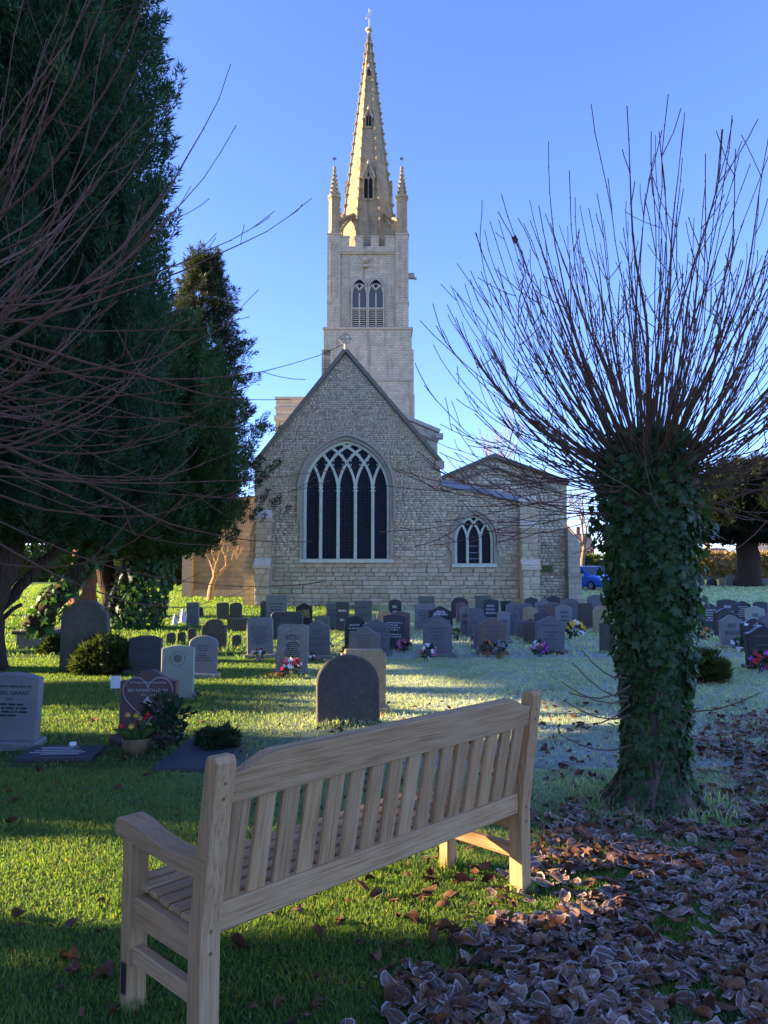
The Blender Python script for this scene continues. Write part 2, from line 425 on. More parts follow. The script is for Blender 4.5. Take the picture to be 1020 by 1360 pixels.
def joined(name, L, Y, thick, mat, parent, gap=.010, ox=0):
    Vs = []; Ts = []; tn = []; b = 0
    for (x, z, w, h) in L:
        V, T = STONES[random.randrange(len(STONES))]
        t_ = thick * random.uniform(.7, 1.5)
        v = V * np.array([w - gap, t_, h - gap]) + np.array([x, Y - t_ * .0, z]); Vs.append(v); Ts.append(T + b); b += len(V)
        tn.append(np.full(len(V), min(1, max(0, random.gauss(.5, .22)))))
    me = np_mesh(name, np.concatenate(Vs), np.concatenate(Ts), mat, {'tone': np.concatenate(tn)})
    o = mobj(name, me, parent); prop(o, kind='stuff'); return o
def ok_chancel(x, z, w, h):
    for sx in (-1, 1):
        for sz in (-1, 1):
            if not poly_in(x + sx * w * .42, z + sz * h * .4, out): return False
    for q, gr in ((ew, .12), (sw, .12)):
        for sx in (-.35, 0, .35):
            if in_arch(x + sx * w, z, grow=gr, **q): return False
    for c0, c1 in BUT:
        if c0 < x < c1 and z < 5: return False
    return True
BUT = [(P(341, 0)[0], P(361, 0)[0])]
zsplit = P(0, 738)[1]
low = lay((.0, zsplit), (.13, .21), (.26, .52), (out[0][0], out[1][0]), ok_chancel, YC, .06, True)
low.sort(key=lambda s_: -s_[2] * s_[3])
for (x, z, w, h) in low[:300]:
    o = mobj('stone', SM[random.randrange(len(SM))], wall); o.location = (x, -.012, z); o.scale = (w - .009, .032 * random.uniform(.7, 1.4), h - .009)
if len(low) > 300:
    o = joined('stonework', low[300:], -.012, .032, M_BLOCK, wall)
mid = lay((zsplit, 4.6), (.075, .13), (.11, .30), (out[0][0], out[1][0]), ok_chancel, YC, .06, False)
top = lay((4.6, 11), (.055, .10), (.07, .18), (out[0][0], out[1][0]), ok_chancel, YC, .06, False)
joined('rubble_stonework', mid + top, -.012, .034, M_RUBBLE, wall)

# --- copings and ledges of the east front
c = MB()
def coping(mb, a, b, w, t0, y0, y1):
    a, b = Vector(a), Vector(b); d = (b - a).normalized(); n = Vector((-d.y, d.x))
    if n.y < 0: n = -n
    pl = [a - n * t0 * .3, b - n * t0 * .3, b + n * t0, a + n * t0]
    if (pl[1] - pl[0]).cross(pl[2] - pl[1]) < 0: pl = pl[::-1]
    mb.prism([p[:] for p in pl], y0, y1)
ap = P(459, 466)
coping(c, P(335, 621), ap, 0, .11, YC - .12, YC + .75); coping(c, ap, P(585, 614), 0, .11, YC - .118, YC + .748)
cb(c, 'gable_coping', M_COPE)
c = MB(); c.prism([P(586, 645), P(694, 667), P(694, 660.5), P(586, 637)], YC - .12, YC + 1.3); cb(c, 'lead_flashing', M_LEAD)
c = MB(); c.box((P(583, 0)[0] + .05, YC - .1, P(0, 618)[1]), (.35, .3, .3)); cb(c, 'kneeler_stone', M_DRESS)
# gable cross: ring cross on a short stem
c = MB(); cx, cz = P(458, 447); y_ = YC + .3
c.tube([(cx, y_, P(0, 468)[1]), (cx, y_, cz - .2)], [.09, .06], 6)
c.ribbon([(cx + .2 * math.cos(a), cz + .2 * math.sin(a)) for a in np.linspace(0, 2 * math.pi, 20)[:-1]], .055, y_ - .05, y_ + .05, closed=True)
c.box((cx, y_, cz), (.56, .085, .06)); c.box((cx, y_, cz), (.062, .082, .6)); c.lathe([(.16, 0), (.2, .1), (.1, .24)], (cx, y_, P(0, 468)[1] - .05), 8)
cb(c, 'gable_cross', M_DRESS)

# --- windows
def window(name, q, lights, bar_w, dressw, hood, glassY, label):
    cx, z0, w, hs, rise = q['cx'], q['z0'], q['w'], q['hs'], q['rise']; h = w / 2; r_ = (rise * rise + h * h) / (2 * h)
    A = arch(**q, n=18)
    m = MB(); m.ribbon(A, 0, YC - .035, YC + .5, w_out=(dressw, 0)); root = cb(m, name, M_DRESS); root['label'] = label
    def sub(mb, nm, mat, **kw):
        o = mb.build(nm, mat, root, **kw); return o
    m = MB(); B = arch(cx, z0 + hs * .55, w + 2 * dressw, hs * .45, rise * (w + 2 * dressw) / w, 18); m.ribbon(B, 0, YC - .12, YC + .1, w_out=(hood, 0)); sub(m, 'hood_mould', M_DRESS)
    m = MB(); inner = arch(cx, z0, w - .02, hs, rise * (w - .02) / w, 18); m.ribbon(inner, 0, YC + .10, YC + .36, w_out=(-.0, bar_w * .9)); sub(m, 'window_frame', M_TRACERY)
    m = MB(); m.prism([(cx - h - dressw * .9, z0 - .16), (cx + h + dressw * .9, z0 - .16), (cx + h + dressw * .9, z0 - .02), (cx - h - dressw * .9, z0 - .02)], YC - .09, YC + .42); sub(m, 'window_sill', M_TRACERY)
    xs = [cx - h + w * i / lights for i in range(1, lights)]
    for x in xs:
        m = MB(); m.prism([(x - bar_w / 2, z0 - .02), (x + bar_w / 2, z0 - .02), (x + bar_w / 2, z0 + hs + .05), (x - bar_w / 2, z0 + hs + .05)], YC + .12, YC + .33); 
        m.prism([(x - bar_w * .28, z0 - .02), (x + bar_w * .28, z0 - .02), (x + bar_w * .28, z0 + hs), (x - bar_w * .28, z0 + hs)], YC + .07, YC + .121)
        sub(m, 'mullion', M_TRACERY)
    m = MB()
    for i, x in enumerate(xs):
        for sgn in (-1, 1):
            pts = []
            for j in range(60):
                a = j * .03; px_ = x + sgn * (r_ - r_ * math.cos(a)); pz = z0 + hs + r_ * math.sin(a)
                if not in_arch(px_, pz, cx, z0, w, hs, rise, -.02): break
                pts.append((px_, pz))
            e = .002 * (i * 2 + (sgn > 0))
            if len(pts) > 2: m.ribbon(pts, bar_w * .8, YC + .13 + e, YC + .32 - e)
    sub(m, 'tracery', M_TRACERY)
    m = MB()                                           # cusps in the heads of the lights
    edges = [cx - h] + xs + [cx + h]
    for i in range(lights):
        a, b = edges[i], edges[i + 1]; zz = z0 + hs + (.03 if lights > 3 else .02); s_ = bar_w * .62
        if lights == 3: continue
        for sx, x0 in ((1, a), (-1, b)):
            for dz, l_ in ((0, 1.05), (s_ * 1.7, .9)):
                off = s_ * .35 + (dz ** 2) / (2 * r_)
                tri = [(x0 + sx * off, zz + dz - s_ * .9), (x0 + sx * (off + s_ * l_), zz + dz + s_ * .1), (x0 + sx * off, zz + dz + s_ * .7)]
                if sx < 0: tri = tri[::-1]
                m.prism(tri, YC + .16, YC + .29)
    if lights > 3:
        for lev in range(1, 4):                        # cusps in the diamonds above
            n_ = lights - lev
            for i in range(n_):
                xm = cx + (i - (n_ - 1) / 2) * w / lights; d = w / lights * (lev + 1) / 2; a = math.acos(max(-1, 1 - d / r_)); zz = z0 + hs + r_ * math.sin(a)
                zz0 = z0 + hs + r_ * math.sin(math.acos(1 - (d - w / lights / 2) / r_)) 
                for sx in (-1, 1):
                    hw = w / lights / 2 * .62
                    for dz in (-.13, .05):
                        tri = [(xm + sx * hw, zz0 + dz), (xm + sx * (hw - .07), zz0 + dz + .05), (xm + sx * hw * .85, zz0 + dz + .10)]
                        if sx > 0: tri = tri[::-1]
                        if in_arch(tri[1][0], tri[1][1], cx, z0, w, hs, rise, -.05): m.prism(tri, YC + .165, YC + .285)
    if m.v: sub(m, 'cusps', M_TRACERY, kind='stuff', fix=True)
    for i in range(lights):
        a, b = edges[i], edges[i + 1]; m = MB(); m.prism([(a, z0 - .01), (b, z0 - .01), (b, z0 + hs), (a, z0 + hs)], glassY, glassY + .02); sub(m, 'window_pane', M_GLASS)
    T = [p for p in arch(**q, n=18) if p[1] >= z0 + hs - 1e-6]; m = MB(); m.prism(T[::-1], glassY + .001, glassY + .021); sub(m, 'tracery_pane', M_GLASS, fix=True)
    return root
window('east_window', ew, 5, .13, .13, .10, YC + .24, 'tall five-light pointed window with intersecting pale stone tracery')
sroot = window('vestry_window', sw, 3, .11, .12, .09, YC + .24, 'small three-light pointed window in the lower wall')
m = MB()
for z_ in (725, 734, 742): m.box((sw['cx'], YC + .235, P(0, z_)[1]), (sw['w'] / 3, .012, .03))
m.build('glazing_bar', M_LEAD, sroot)

# --- buttresses
def stepped(mb, x0, x1, steps, Y):
    """steps: (z bottom, z top, projection); sloped set-off above each"""
    for i, (z0, z1, pr) in enumerate(steps):
        nx = steps[i + 1][2] if i + 1 < len(steps) else 0
        e = .004 * i
        vs = [(x0 + e, Y - pr, z0), (x1 - e, Y - pr, z0), (x1 - e, Y + .1, z0), (x0 + e, Y + .1, z0), (x0 + e, Y - pr, z1), (x1 - e, Y - pr, z1), (x1 - e, Y + .1, z1 + .0), (x0 + e, Y + .1, z1),
              (x0 + e, Y - nx - .002, z1 + (pr - nx) * .9), (x1 - e, Y - nx - .002, z1 + (pr - nx) * .9), (x1 - e, Y + .1, z1 + (pr - nx) * .9), (x0 + e, Y + .1, z1 + (pr - nx) * .9)]
        fs = [(0, 1, 5, 4), (1, 2, 6, 5), (3, 0, 4, 7), (4, 5, 9, 8), (5, 6, 10, 9), (7, 4, 8, 11), (8, 9, 10, 11), (0, 3, 2, 1), (2, 3, 7, 6), (6, 7, 11, 10)]
        mb.add(vs, fs, random.uniform(.3, .7))
def buttress(x0, x1, steps, Y, Yn=None):
    m = MB(); stepped(m, x0, x1, steps, Y); o = cb(m, 'buttress', M_MORTAR)
    n = 0
    for i, (z0, z1, pr) in enumerate(steps):           # dressed blocks on the face
        for z, h in courses(max(z0, .0), z1 - .12, .2, .3):
            x = x0 + .002 * i
            while x < x1 - .06:
                w = min(random.uniform(.22, .5), x1 - x)
                if x1 - (x + w) < .12: w = x1 - x
                q = mobj('stone', SM[random.randrange(len(SM))], o); q.location = (x + w / 2, Y - pr - .0, z + h / 2); q.scale = (w - .012, .05, h - .012); x += w; n += 1
        nx = steps[i + 1][2] if i + 1 < len(steps) else 0
    c = MB()
    for i, (z0, z1, pr) in enumerate(steps):
        nx = steps[i + 1][2] if i + 1 < len(steps) else 0
        c = MB(); c.box(((x0 + x1) / 2, Y - pr + .03, z1 - .03), (x1 - x0 + .1, .18, .09), None, .6)
        c.bar(((x0 + x1) / 2, Y - pr - .05, z1 + .01), ((x0 + x1) / 2, Y - nx + .02, z1 + (pr - nx) * .9 + .06), x1 - x0 + .06, .06, .8); c.build('set_off', M_RUBBLE, o)
    return o
buttress(P(341, 0)[0], P(361, 0)[0], [(-.1, P(0, 752)[1], .62), (P(0, 752)[1], P(0, 690)[1], .34)], YC)
buttress(P(690, 0)[0], P(712, 0)[0], [(-.1, P(0, 754)[1], .75), (P(0, 754)[1], P(0, 700)[1], .45), (P(0, 700)[1], P(0, 668)[1], .2)], YC)
m = MB(); x0, x1 = P(325, 0, YC + .6)[0], P(339, 0, YC + .6)[0]
m.prism([(x0, -.1), (x1, -.1), (x1, P(0, 690)[1]), (x0 + .25, P(0, 710)[1]), (x0 + .25, P(0, 735)[1]), (x0, P(0, 748)[1])], YC + .3, YC + 1.0); cb(m, 'buttress', M_ASH)
m = MB(); x0, x1 = P(752, 0, YC + 1.5)[0], P(769, 0, YC + 1.5)[0]
m.prism([(x0, -.1), (x1, -.1), (x1, P(0, 765)[1]), (x1 - .05, P(0, 763)[1]), (x1 - .05, P(0, 720)[1]), (x1 - .2, P(0, 712)[1]), (x0, P(0, 700)[1])], YC + 1.1, YC + 1.9); cb(m, 'buttress', M_ASH)
m = MB(); m.box(((x0 + x1) / 2 + .02, YC + 1.5, P(0, 764)[1]), (x1 - x0 + .12, .92, .09)); cb(m, 'string_course', M_DRESS); m = MB(); m.box(((x0 + x1) / 2 + .02, YC + 1.5, .12), (x1 - x0 + .14, .96, .24)); cb(m, 'plinth_course', M_DRESS)

# --- side aisle gable behind the low wall
YG = YC + 1.6
def PG(a, b): return P(a, b, YG)
gout = [(PG(586, 806)[0], -.1), (PG(753, 806)[0], -.1), PG(753, 641), PG(656, 608), PG(586, 636)]
gm = MB(); gm.prism(gout, YG + .03, YG + 12); gw = cb(gm, 'aisle_gable_wall', M_MORTAR)
lg = lay((0, 5.9), (.08, .16), (.12, .34), (gout[0][0], gout[1][0]), lambda x, z, w, h: all(poly_in(x + a * w * .45, z + b * h * .45, gout) for a in (-1, 1) for b in (-1, 1)), YG, .06, False)
joined('rubble_stonework', lg, YG + .012, .036, M_RUBBLE, gw)
c = MB(); a0 = PG(584, 637); a1 = PG(656, 607); a2 = PG(755, 642)
coping(c, a0, a1, 0, .1, YG - .16, YG + .5); coping(c, a1, a2, 0, .1, YG - .158, YG + .498)
b0 = PG(590, 646); b1 = PG(656, 621); b2 = PG(740, 651)
c.ribbon([b0, b1, b2], .11, YG - .1, YG + .06); cb(c, 'gable_coping', M_COPE, fix=True)
c = MB(); c.prism([PG(584, 636), PG(656, 604.5), PG(755, 640), PG(755, 636.5), PG(656, 601.5), PG(584, 632.5)][::-1], YG + .1, YG + 12.1); cb(c, 'aisle_roof', M_LEAD, fix=True)
c = MB(); s_ = PG(704, 650); c.ribbon([(s_[0] + .14 * math.cos(t), s_[1] + .14 * math.sin(t)) for t in np.linspace(0, 2 * math.pi, 15)[:-1]], .06, YG - .09, YG + .05, closed=True)
cb(c, 'carved_boss', M_DRESS); c = MB(); s_ = PG(722, 756); c.box((s_[0], YG - .04, s_[1] + .02), (.72, .16, .26)); cb(c, 'mossy_ledge', GMOSS)

# --- chancel roof and nave
c = MB(); e0, e1, e2 = P(340, 624), P(459, 474), P(580, 616)
c.prism([(e0[0], 0), (e2[0], 0), (e2[0], e2[1]), e1, (e0[0], e0[1])], YC + .86, YC + 14); o = cb(c, 'chancel_roof', M_ASH)
YN = YC + 14
def PN(a, b): return P(a, b, YN)
c = MB(); c.prism([(PN(369, 0)[0], 0), (PN(581, 0)[0], 0), PN(581, 575), PN(528, 553), PN(475, 540), PN(369, 575)], YN, YN + 20); cb(c, 'nave_wall', M_ASH)
c = MB(); coping(c, PN(475, 539), PN(528, 551), 0, .16, YN - .15, YN + .5); coping(c, PN(528, 551), PN(584, 574), 0, .16, YN - .148, YN + .498); coping(c, PN(366, 575), PN(475, 539), 0, .16, YN - .146, YN + .5)
c.ribbon([PN(530, 563), PN(583, 585)], .2, YN - .1, YN + .1); s_ = PN(583, 580); c.box((s_[0], YN - .1, s_[1]), (.45, .6, .3)); cb(c, 'nave_parapet', M_DRESS, fix=True)
c = MB(); x0, x1 = PN(365, 0)[0], PN(408, 0)[0]; c.box(((x0 + x1) / 2, YN + 1.2, PN(0, 531)[1] / 2), (x1 - x0, 2.8, PN(0, 531)[1])); cb(c, 'stair_turret', M_ASH)
c = MB(); zt = PN(0, 531)[1]
c.box(((x0 + x1) / 2, YN + 1.2, zt + .05), (x1 - x0 + .14, 2.94, .16)); c.box(((x0 + x1) / 2, YN + 1.2, PN(0, 543)[1]), (x1 - x0 + .12, 2.92, .12)); c.box(((x0 + x1) / 2, YN + 1.2, PN(0, 556)[1]), (x1 - x0 + .2, 3.0, .3)); cb(c, 'turret_coping', M_DRESS)
# south aisle block beyond the yews
c = MB(); q0, q1 = at(250, 793, 40), at(327, 793, 40); c.prism([(q0.x, -.1), (q1.x + 3, -.1), (q1.x + 3, 5.5), (q0.x, 5.0)], 40, 60); cb(c, 'aisle_wall', m_ashlar('aisle_ashlar', (.235, .20, .15), (.285, .245, .185), .55, .26))
c = MB(); c.box(((q0.x + q1.x) / 2 + 1.5, 39.95, .18), (q1.x - q0.x + 3.2, .3, .4)); c.box((q0.x + .02, 39.9, 2.5), (.5, .7, 5.2)); cb(c, 'aisle_plinth', M_DRESS)

# ================================================================== tower
YT = 64.0; TD = 7.2
def T(a, b, Y=YT): return P(a, b, Y)
tx = T(488, 0)[0]; HW = 3.42
z437, z318, z505 = T(0, 437)[1], T(0, 318)[1], T(0, 505)[1]
tower = MB(); tower.box((tx, YT + TD / 2, z437 / 2), (2 * HW + .62, TD + .3, z437), None, .5)
z330 = T(0, 331)[1]; tower.box((tx, YT + TD / 2 + .1, (z437 + z330) / 2), (2 * HW - .25, TD - .2, z330 - z437)); tw = cb(tower, 'tower', M_ASH)
def tb(mb, nm, mat, **kw): return mb.build(nm, mat, tw, **kw)
for sx in (-1, 1):
    for sy in (0, 1):
        m = MB(); cx_ = tx + sx * (HW - .5); cy = YT + .48 + sy * (TD - .9)
        m.box((cx_, cy, (z437 + z318 + .5) / 2), (1.1, 1.1, z318 - z437 + .5)); 
        for zz in (T(0, 402)[1],): m.box((cx_, cy, zz), (1.2, 1.2, .14))
        m.box((cx_, cy, z318 + .45), (1.22, 1.22, .16))
        if sy == 0:
            for dx in (-.25, .25): m.box((cx_ + dx, YT - .1, (T(0, 400)[1] + z318) / 2), (.05, .06, z318 - T(0, 400)[1] - .4))
        tb(m, 'clasping_buttress', M_ASH)
        m = MB(); xx = tx + sx * (HW + .1); m.box((xx, YT + .3 + sy * (TD - .5), z437 / 2 - 1), (.75, .9, z437 - 1.6)); m.box((xx + sx * .06, YT + .3 + sy * (TD - .5), T(0, 524)[1] / 2), (.75, .95, T(0, 524)[1])); tb(m, 'buttress', M_ASH)
m = MB()
for zz, ov in ((z437, .4), (z505, .36)):
    m = MB(); m.box((tx, YT + TD / 2 - .0, zz), (2 * HW + .62 + ov - .2, TD + .3 + ov - .2, .2)); tb(m, 'string_course', M_DRESS)
# parapet with merlons
m = MB(); zp = T(0, 327)[1]
m.box((tx, YT + .14, T(0, 332)[1]), (2 * HW - 2.1, .3, 10 * YT / F))
for fx, w_ in ((455.5, 14), (476, 11), (497.5, 11), (518.5, 14)):
    x_ = T(fx, 0)[0]; m.box((x_, YT + .142, T(0, 321)[1]), (w_ * YT / F, .28, 13 * YT / F)); m.box((x_, YT + .14, T(0, 314)[1]), (w_ * YT / F + .08, .36, .1))
m.box((tx, YT + .1, T(0, 333)[1]), (2 * HW - 2.1, .4, .16)); tb(m, 'parapet', M_ASH)
m = MB(); s_ = T(486, 345); m.lathe([(.05, -.3), (.3, -.1), (.3, .2), (.1, .3)], (s_[0], YT + .0, s_[1]), 8); tb(m, 'carved_boss', M_DRESS); m = MB(); m.box((s_[0], YT - .05, s_[1] - .55), (.4, .3, .25)); tb(m, 'corbel', M_DRESS)
m = MB(); s_ = at(545, 366, YT + 2); m.bar((s_.x - .4, s_.y, s_.z), (s_.x + .55, s_.y, s_.z - .3), .22, .2); m.box((s_.x + .1, s_.y, s_.z - .05), (.5, .4, .45)); tb(m, 'gargoyle', M_DRESS)
# belfry windows: two lights each, glazed above, louvred below
for cxp in (476.5, 499):
    cx_ = T(cxp, 0)[0]; w_ = 19 * YT / F; z0 = T(0, 435)[1]; hs = T(0, 384)[1] - z0; ri = T(0, 371)[1] - T(0, 384)[1]
    A = arch(cx_, z0, w_, hs, ri, 10); Yf = YT - .0
    m = MB(); m.ribbon(A, 0, Yf - .06, Yf + .3, w_out=(.10, .02)); root = tb(m, 'belfry_window', M_DRESS)
    m = MB(); m.prism(A[::-1], Yf - .02, Yf + .02); m.build('dark_opening', M_DARK, root, fix=True)
    m = MB(); zt_ = T(0, 410)[1]
    m.box((cx_, Yf - .02, (z0 + z0 + hs) / 2), (.13, .1, hs)); m.box((cx_, Yf - .021, zt_), (w_, .1, .16))
    for sg in (-1, 1):
        for e in (-1, 1):
            x_ = cx_ + sg * w_ / 4
            m.ribbon([(x_ + e * w_ / 4 * (1 - t * t), z0 + hs - .35 + t * .75) for t in np.linspace(0, 1, 6)], .1, Yf - .075 + .002 * (sg + e), Yf - .02)
    m.ribbon([(cx_ + .3 * math.cos(t), z0 + hs + .22 + .22 * math.sin(t)) for t in np.linspace(0, 2 * math.pi, 11)[:-1]], .08, Yf - .07, Yf - .02, closed=True); m.build('tracery', M_DRESS, root, fix=True)
    for sg in (-1, 1):
        m = MB(); x_ = cx_ + sg * w_ / 4; m.prism([(x_ - w_ / 4 + .05, zt_), (x_ + w_ / 4 - .05, zt_), (x_ + w_ / 4 - .05, z0 + hs - .1), (x_, z0 + hs + .22), (x_ - w_ / 4 + .05, z0 + hs - .1)], Yf - .035, Yf - .025); m.build('window_pane', m_flat('louvre_pane', (.075, .08, .09), .7, .2, var=.2), root, fix=True)
        for j in range(8):
            m = MB(); zz = z0 + .12 + j * (zt_ - z0 - .15) / 8; m.bar((x_ - w_ / 4 + .07, Yf - .04, zz), (x_ + w_ / 4 - .07, Yf - .04, zz), .12, .075); m.build('louvre', M_DRESS, root)
m = MB(); x0, z0 = T(488, 501); m.box((x0, YT - .16, z0), (.35, .04, .6)); tb(m, 'slit_window', M_DARK)

# ------------------------------------------------------------------ spire
YS = YT + TD / 2; tip = at(485.5, 38, YS); sb0 = z318 - 1.6
ap_b = 35.5 * YS / F                                     # apothem at the parapet line
zpar = at(488, 318, YS).z
def apo(z): return ap_b * (tip.z - z) / (tip.z - zpar)
K8 = 1 / math.cos(math.pi / 8)
m = MB(); m.lathe([(apo(sb0) * K8, sb0), (.10, tip.z - .5)], (tx, YS, 0), 8, a0=math.pi / 8); sp = cb(m, 'spire', M_SPIRE)
def sb(mb, nm, mat, parent=sp, **kw): return mb.build(nm, mat, parent, **kw)
m = MB()
for i in range(8):
    a = math.pi / 8 + i * math.pi / 4; d = Vector((math.cos(a), math.sin(a), 0)); t_ = Vector((-d.y, d.x, 0))
    m.tube([Vector((tx, YS, sb0)) + d * apo(sb0) * K8, Vector((tx, YS, tip.z - .5)) + d * .11], [.12, .06], 5)
sb(m, 'edge_roll', M_SPIRE)
m = MB()
for i in range(8):
    a = math.pi / 8 + i * math.pi / 4; d = Vector((math.cos(a), math.sin(a), 0))
    for j in range(22):
        z = sb0 + 1.0 + j * (tip.z - 1.6 - sb0 - 1.0) / 21; p = Vector((tx, YS, z)) + d * (apo(z) * K8 + .10); s_ = .15 - .0035 * j
        m.lathe([(.02, -s_ * 1.6), (s_, 0), (s_ * 1.1, s_ * .7), (.03, s_ * 1.3)], p + d * .06, 5)
sb(m, 'crockets', M_SPIRE, kind='stuff')
m = MB(); m.lathe([(.16, -.5), (.14, 0), (.32, .1), (.32, .28), (.1, .4)], (tx, YS, tip.z - .3), 8); sb(m, 'finial', M_DRESS)
M_GILT = m_flat('gilded_metal', (.75, .66, .50), .45, .5, .4, var=.1)
m = MB(); m.tube([(tx, YS, tip.z), (tx, YS, tip.z + 1.95)], .035, 6); zc = tip.z + 1.45
v = sb(m, 'weathervane', M_GILT); m = MB()
cock = [(-.34, -.42), (-.22, -.5), (-.05, -.25), (.2, -.05), (.24, .28), (.34, .36), (.22, .46), (.12, .34), (.0, .12), (-.2, -.12)]
m.prism([(tx + a, zc + b) for a, b in cock], YS - .04, YS + .04); sb(m, 'weathercock', M_GILT, v, fix=True)
def lucarne(zb, zt, w, parent):
    """gabled dormer window standing upright on the sloping east face"""
    yb = YS - apo(zb); m = MB(); hh = (zt - zb) * .66
    m.prism([(tx - w / 2, zb), (tx + w / 2, zb), (tx + w / 2, zb + hh), (tx, zt), (tx - w / 2, zb + hh)], yb - .1, YS - apo(zt) + .3)
    r_ = sb(m, 'lucarne', M_SPIRE)
    m = MB(); m.ribbon([(tx - w / 2 - .05, zb + hh - .1), (tx, zt + .05), (tx + w / 2 + .05, zb + hh - .1)], .14, yb - .2, yb + .5); m.lathe([(.06, 0), (.14, .15), (.03, .4)], (tx, yb - .05, zt), 6); m.build('gable_coping', M_DRESS, r_, fix=True)
    for sg in (-1, 1):
        m = MB(); m.prism(arch(tx + sg * w * .2, zb + .2, w * .30, hh * .7, w * .3, 5)[::-1], yb - .125, yb - .08); m.build('dark_opening', M_DARK, r_, fix=True)
    m = MB(); m.prism([(tx - w * .09, zb + hh), (tx + w * .09, zb + hh), (tx, zb + hh + w * .45)], yb - .127, yb - .08); m.build('dark_opening', M_DARK, r_)
    return r_
for (a, b, w_) in ((281, 234, 1.05), (181, 157, .62), (110, 96, .40)):
    zb = at(487, a, YS).z; lucarne(zb, at(487, b, YS).z, w_, sp)
# side lucarnes seen in profile
for sg in (-1, 1):
    m = MB(); zb = at(487, 281, YS).z; zt = at(487, 240, YS).z; xb = apo(zb); hh = (zt - zb) * .66
    vs = [(tx + sg * (xb + .1), YS - .5, zb), (tx + sg * (xb + .1), YS + .5, zb), (tx + sg * (xb + .1), YS + .5, zb + hh), (tx + sg * (xb + .1), YS, zt), (tx + sg * (xb + .1), YS - .5, zb + hh)]
    n_ = len(vs); vs += [(tx + sg * (apo(zt) - .3), y, z) for (_, y, z) in vs]
    m.add(vs, [tuple(range(n_)), tuple(range(2 * n_ - 1, n_ - 1, -1))] + [(i, i + n_, (i + 1) % n_ + n_, (i + 1) % n_) for i in range(n_)]); sb(m, 'lucarne', M_SPIRE, fix=True)
# pinnacles with flying buttresses
for sx in (-1, 1):
    for sy in (-1, 1):
        px_ = tx + sx * (HW - .5); py_ = YS + sy * (TD / 2 - .45); z0 = z318 + .5; z1 = T(0, 258)[1]; z2 = T(0, 222)[1]; z3 = T(0, 205)[1]
        m = MB(); m.lathe([(.56, z0), (.56, z0 + .3), (.50, z0 + .4), (.50, z1 - .3), (.6, z1 - .22), (.6, z1), (.44, z1 + .1), (.07, z2), (.16, z2 + .1), (.16, z2 + .2), (.04, z2 + .3)], (px_, py_, 0), 8, a0=math.pi / 8); pn = cb(m, 'pinnacle', M_SPIRE)
        m = MB()
        for i in range(4):
            a = math.pi / 4 + i * math.pi / 2; d = Vector((math.cos(a), math.sin(a), 0))
            for j in range(6):
                z = z1 + .25 + j * (z2 - z1 - .4) / 5; r_ = .46 * (z2 - z) / (z2 - z1) + .06; m.lathe([(.02, -.14), (.1, 0), (.1, .08), (.02, .13)], Vector((px_, py_, z)) + d * r_, 5)
            m.prism([(px_ - .3, z1 - .2), (px_ + .3, z1 - .2), (px_, z1 + .5)], py_ - .52, py_ - .46) if i == 0 else None
        m.build('crockets', M_SPIRE, pn, kind='stuff')
        m = MB(); m.tube([(px_, py_, z2 + .2), (px_, py_, z3)], .022, 5); m.prism([(px_ - .18, z3 - .28), (px_ + .2, z3 - .18), (px_ + .1, z3 - .05), (px_ - .1, z3 - .02)], py_ - .015, py_ + .015); m.build('vane', m_flat('iron', (.10, .12, .12), .6), pn)
        # flyer from pinnacle to the spire's diagonal face
        m = MB(); a_ = Vector((px_, py_, T(0, 293)[1])); d = Vector((-sx, -sy, 0)).normalized(); zt = T(0, 270)[1]; ds = Vector((tx, YS, 0)) - Vector((px_, py_, 0)); Ld = ds.length - apo(zt) + .1
        top_ = a_ + d * Ld; top_.z = zt
        a1 = a_ + d * .4; m.bar(a1 + Vector((0, 0, .3)), top_, .32, .2)
        pts = [a1 + (top_ - a1) * t + Vector((0, 0, -.9 + .55 * math.sin(t * math.pi * .6) + .1 * t)) for t in np.linspace(0, 1, 7)]
        for p_, q_ in zip(pts[:-1], pts[1:]): m.bar(p_, q_, .31, .22)
        for t in np.linspace(.05, .95, 7):
            u_ = a1 + Vector((0, 0, .3)) + (top_ - a1 - Vector((0, 0, .3))) * t; l_ = a1 + (top_ - a1) * t + Vector((0, 0, -.9 + .55 * math.sin(t * math.pi * .6) + .1 * t)); m.bar(u_, l_, .22, .09)
        m.build('flying_buttress', M_SPIRE, pn)

# ================================================================== trees
def m_bark(name, c0, c1, sc=(14, 14, 2.2)):
    t = NT(name); p = t.coord('Object', sc); n = t.noise(p, 2.2, 6, .7); v = t.vor(p, 1.7)
    c = t.ramp(n, [(.3, c0), (.7, c1)]); t.bump(t.math('ADD', n, v), .9, .05); return t.done(c, .9, .15)
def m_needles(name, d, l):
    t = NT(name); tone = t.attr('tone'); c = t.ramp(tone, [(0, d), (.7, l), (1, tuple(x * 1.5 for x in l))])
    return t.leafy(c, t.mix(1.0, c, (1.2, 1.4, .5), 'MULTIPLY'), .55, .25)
M_YEWBARK = m_bark('yew_bark', (.032, .021, .014), (.095, .058, .036))
M_BARK = m_bark('lime_bark', (.085, .062, .042), (.22, .165, .115))
M_YEW = m_needles('yew_needles', (0.014, 0.034, 0.015), (0.037, 0.082, 0.034))
M_YEW2 = m_needles('yew_needles_warm', (0.019, 0.041, 0.014), (0.054, 0.093, 0.031))
M_YEW_SHADED = m_needles('yew_needles_shade_tone', (.006, .010, .005), (.016, .024, .010))  # needle colour darkened to put shade on the far yew
M_CON = m_needles('cypress_needles', (.014, .021, .010), (.036, .043, .020))
M_IVY = None

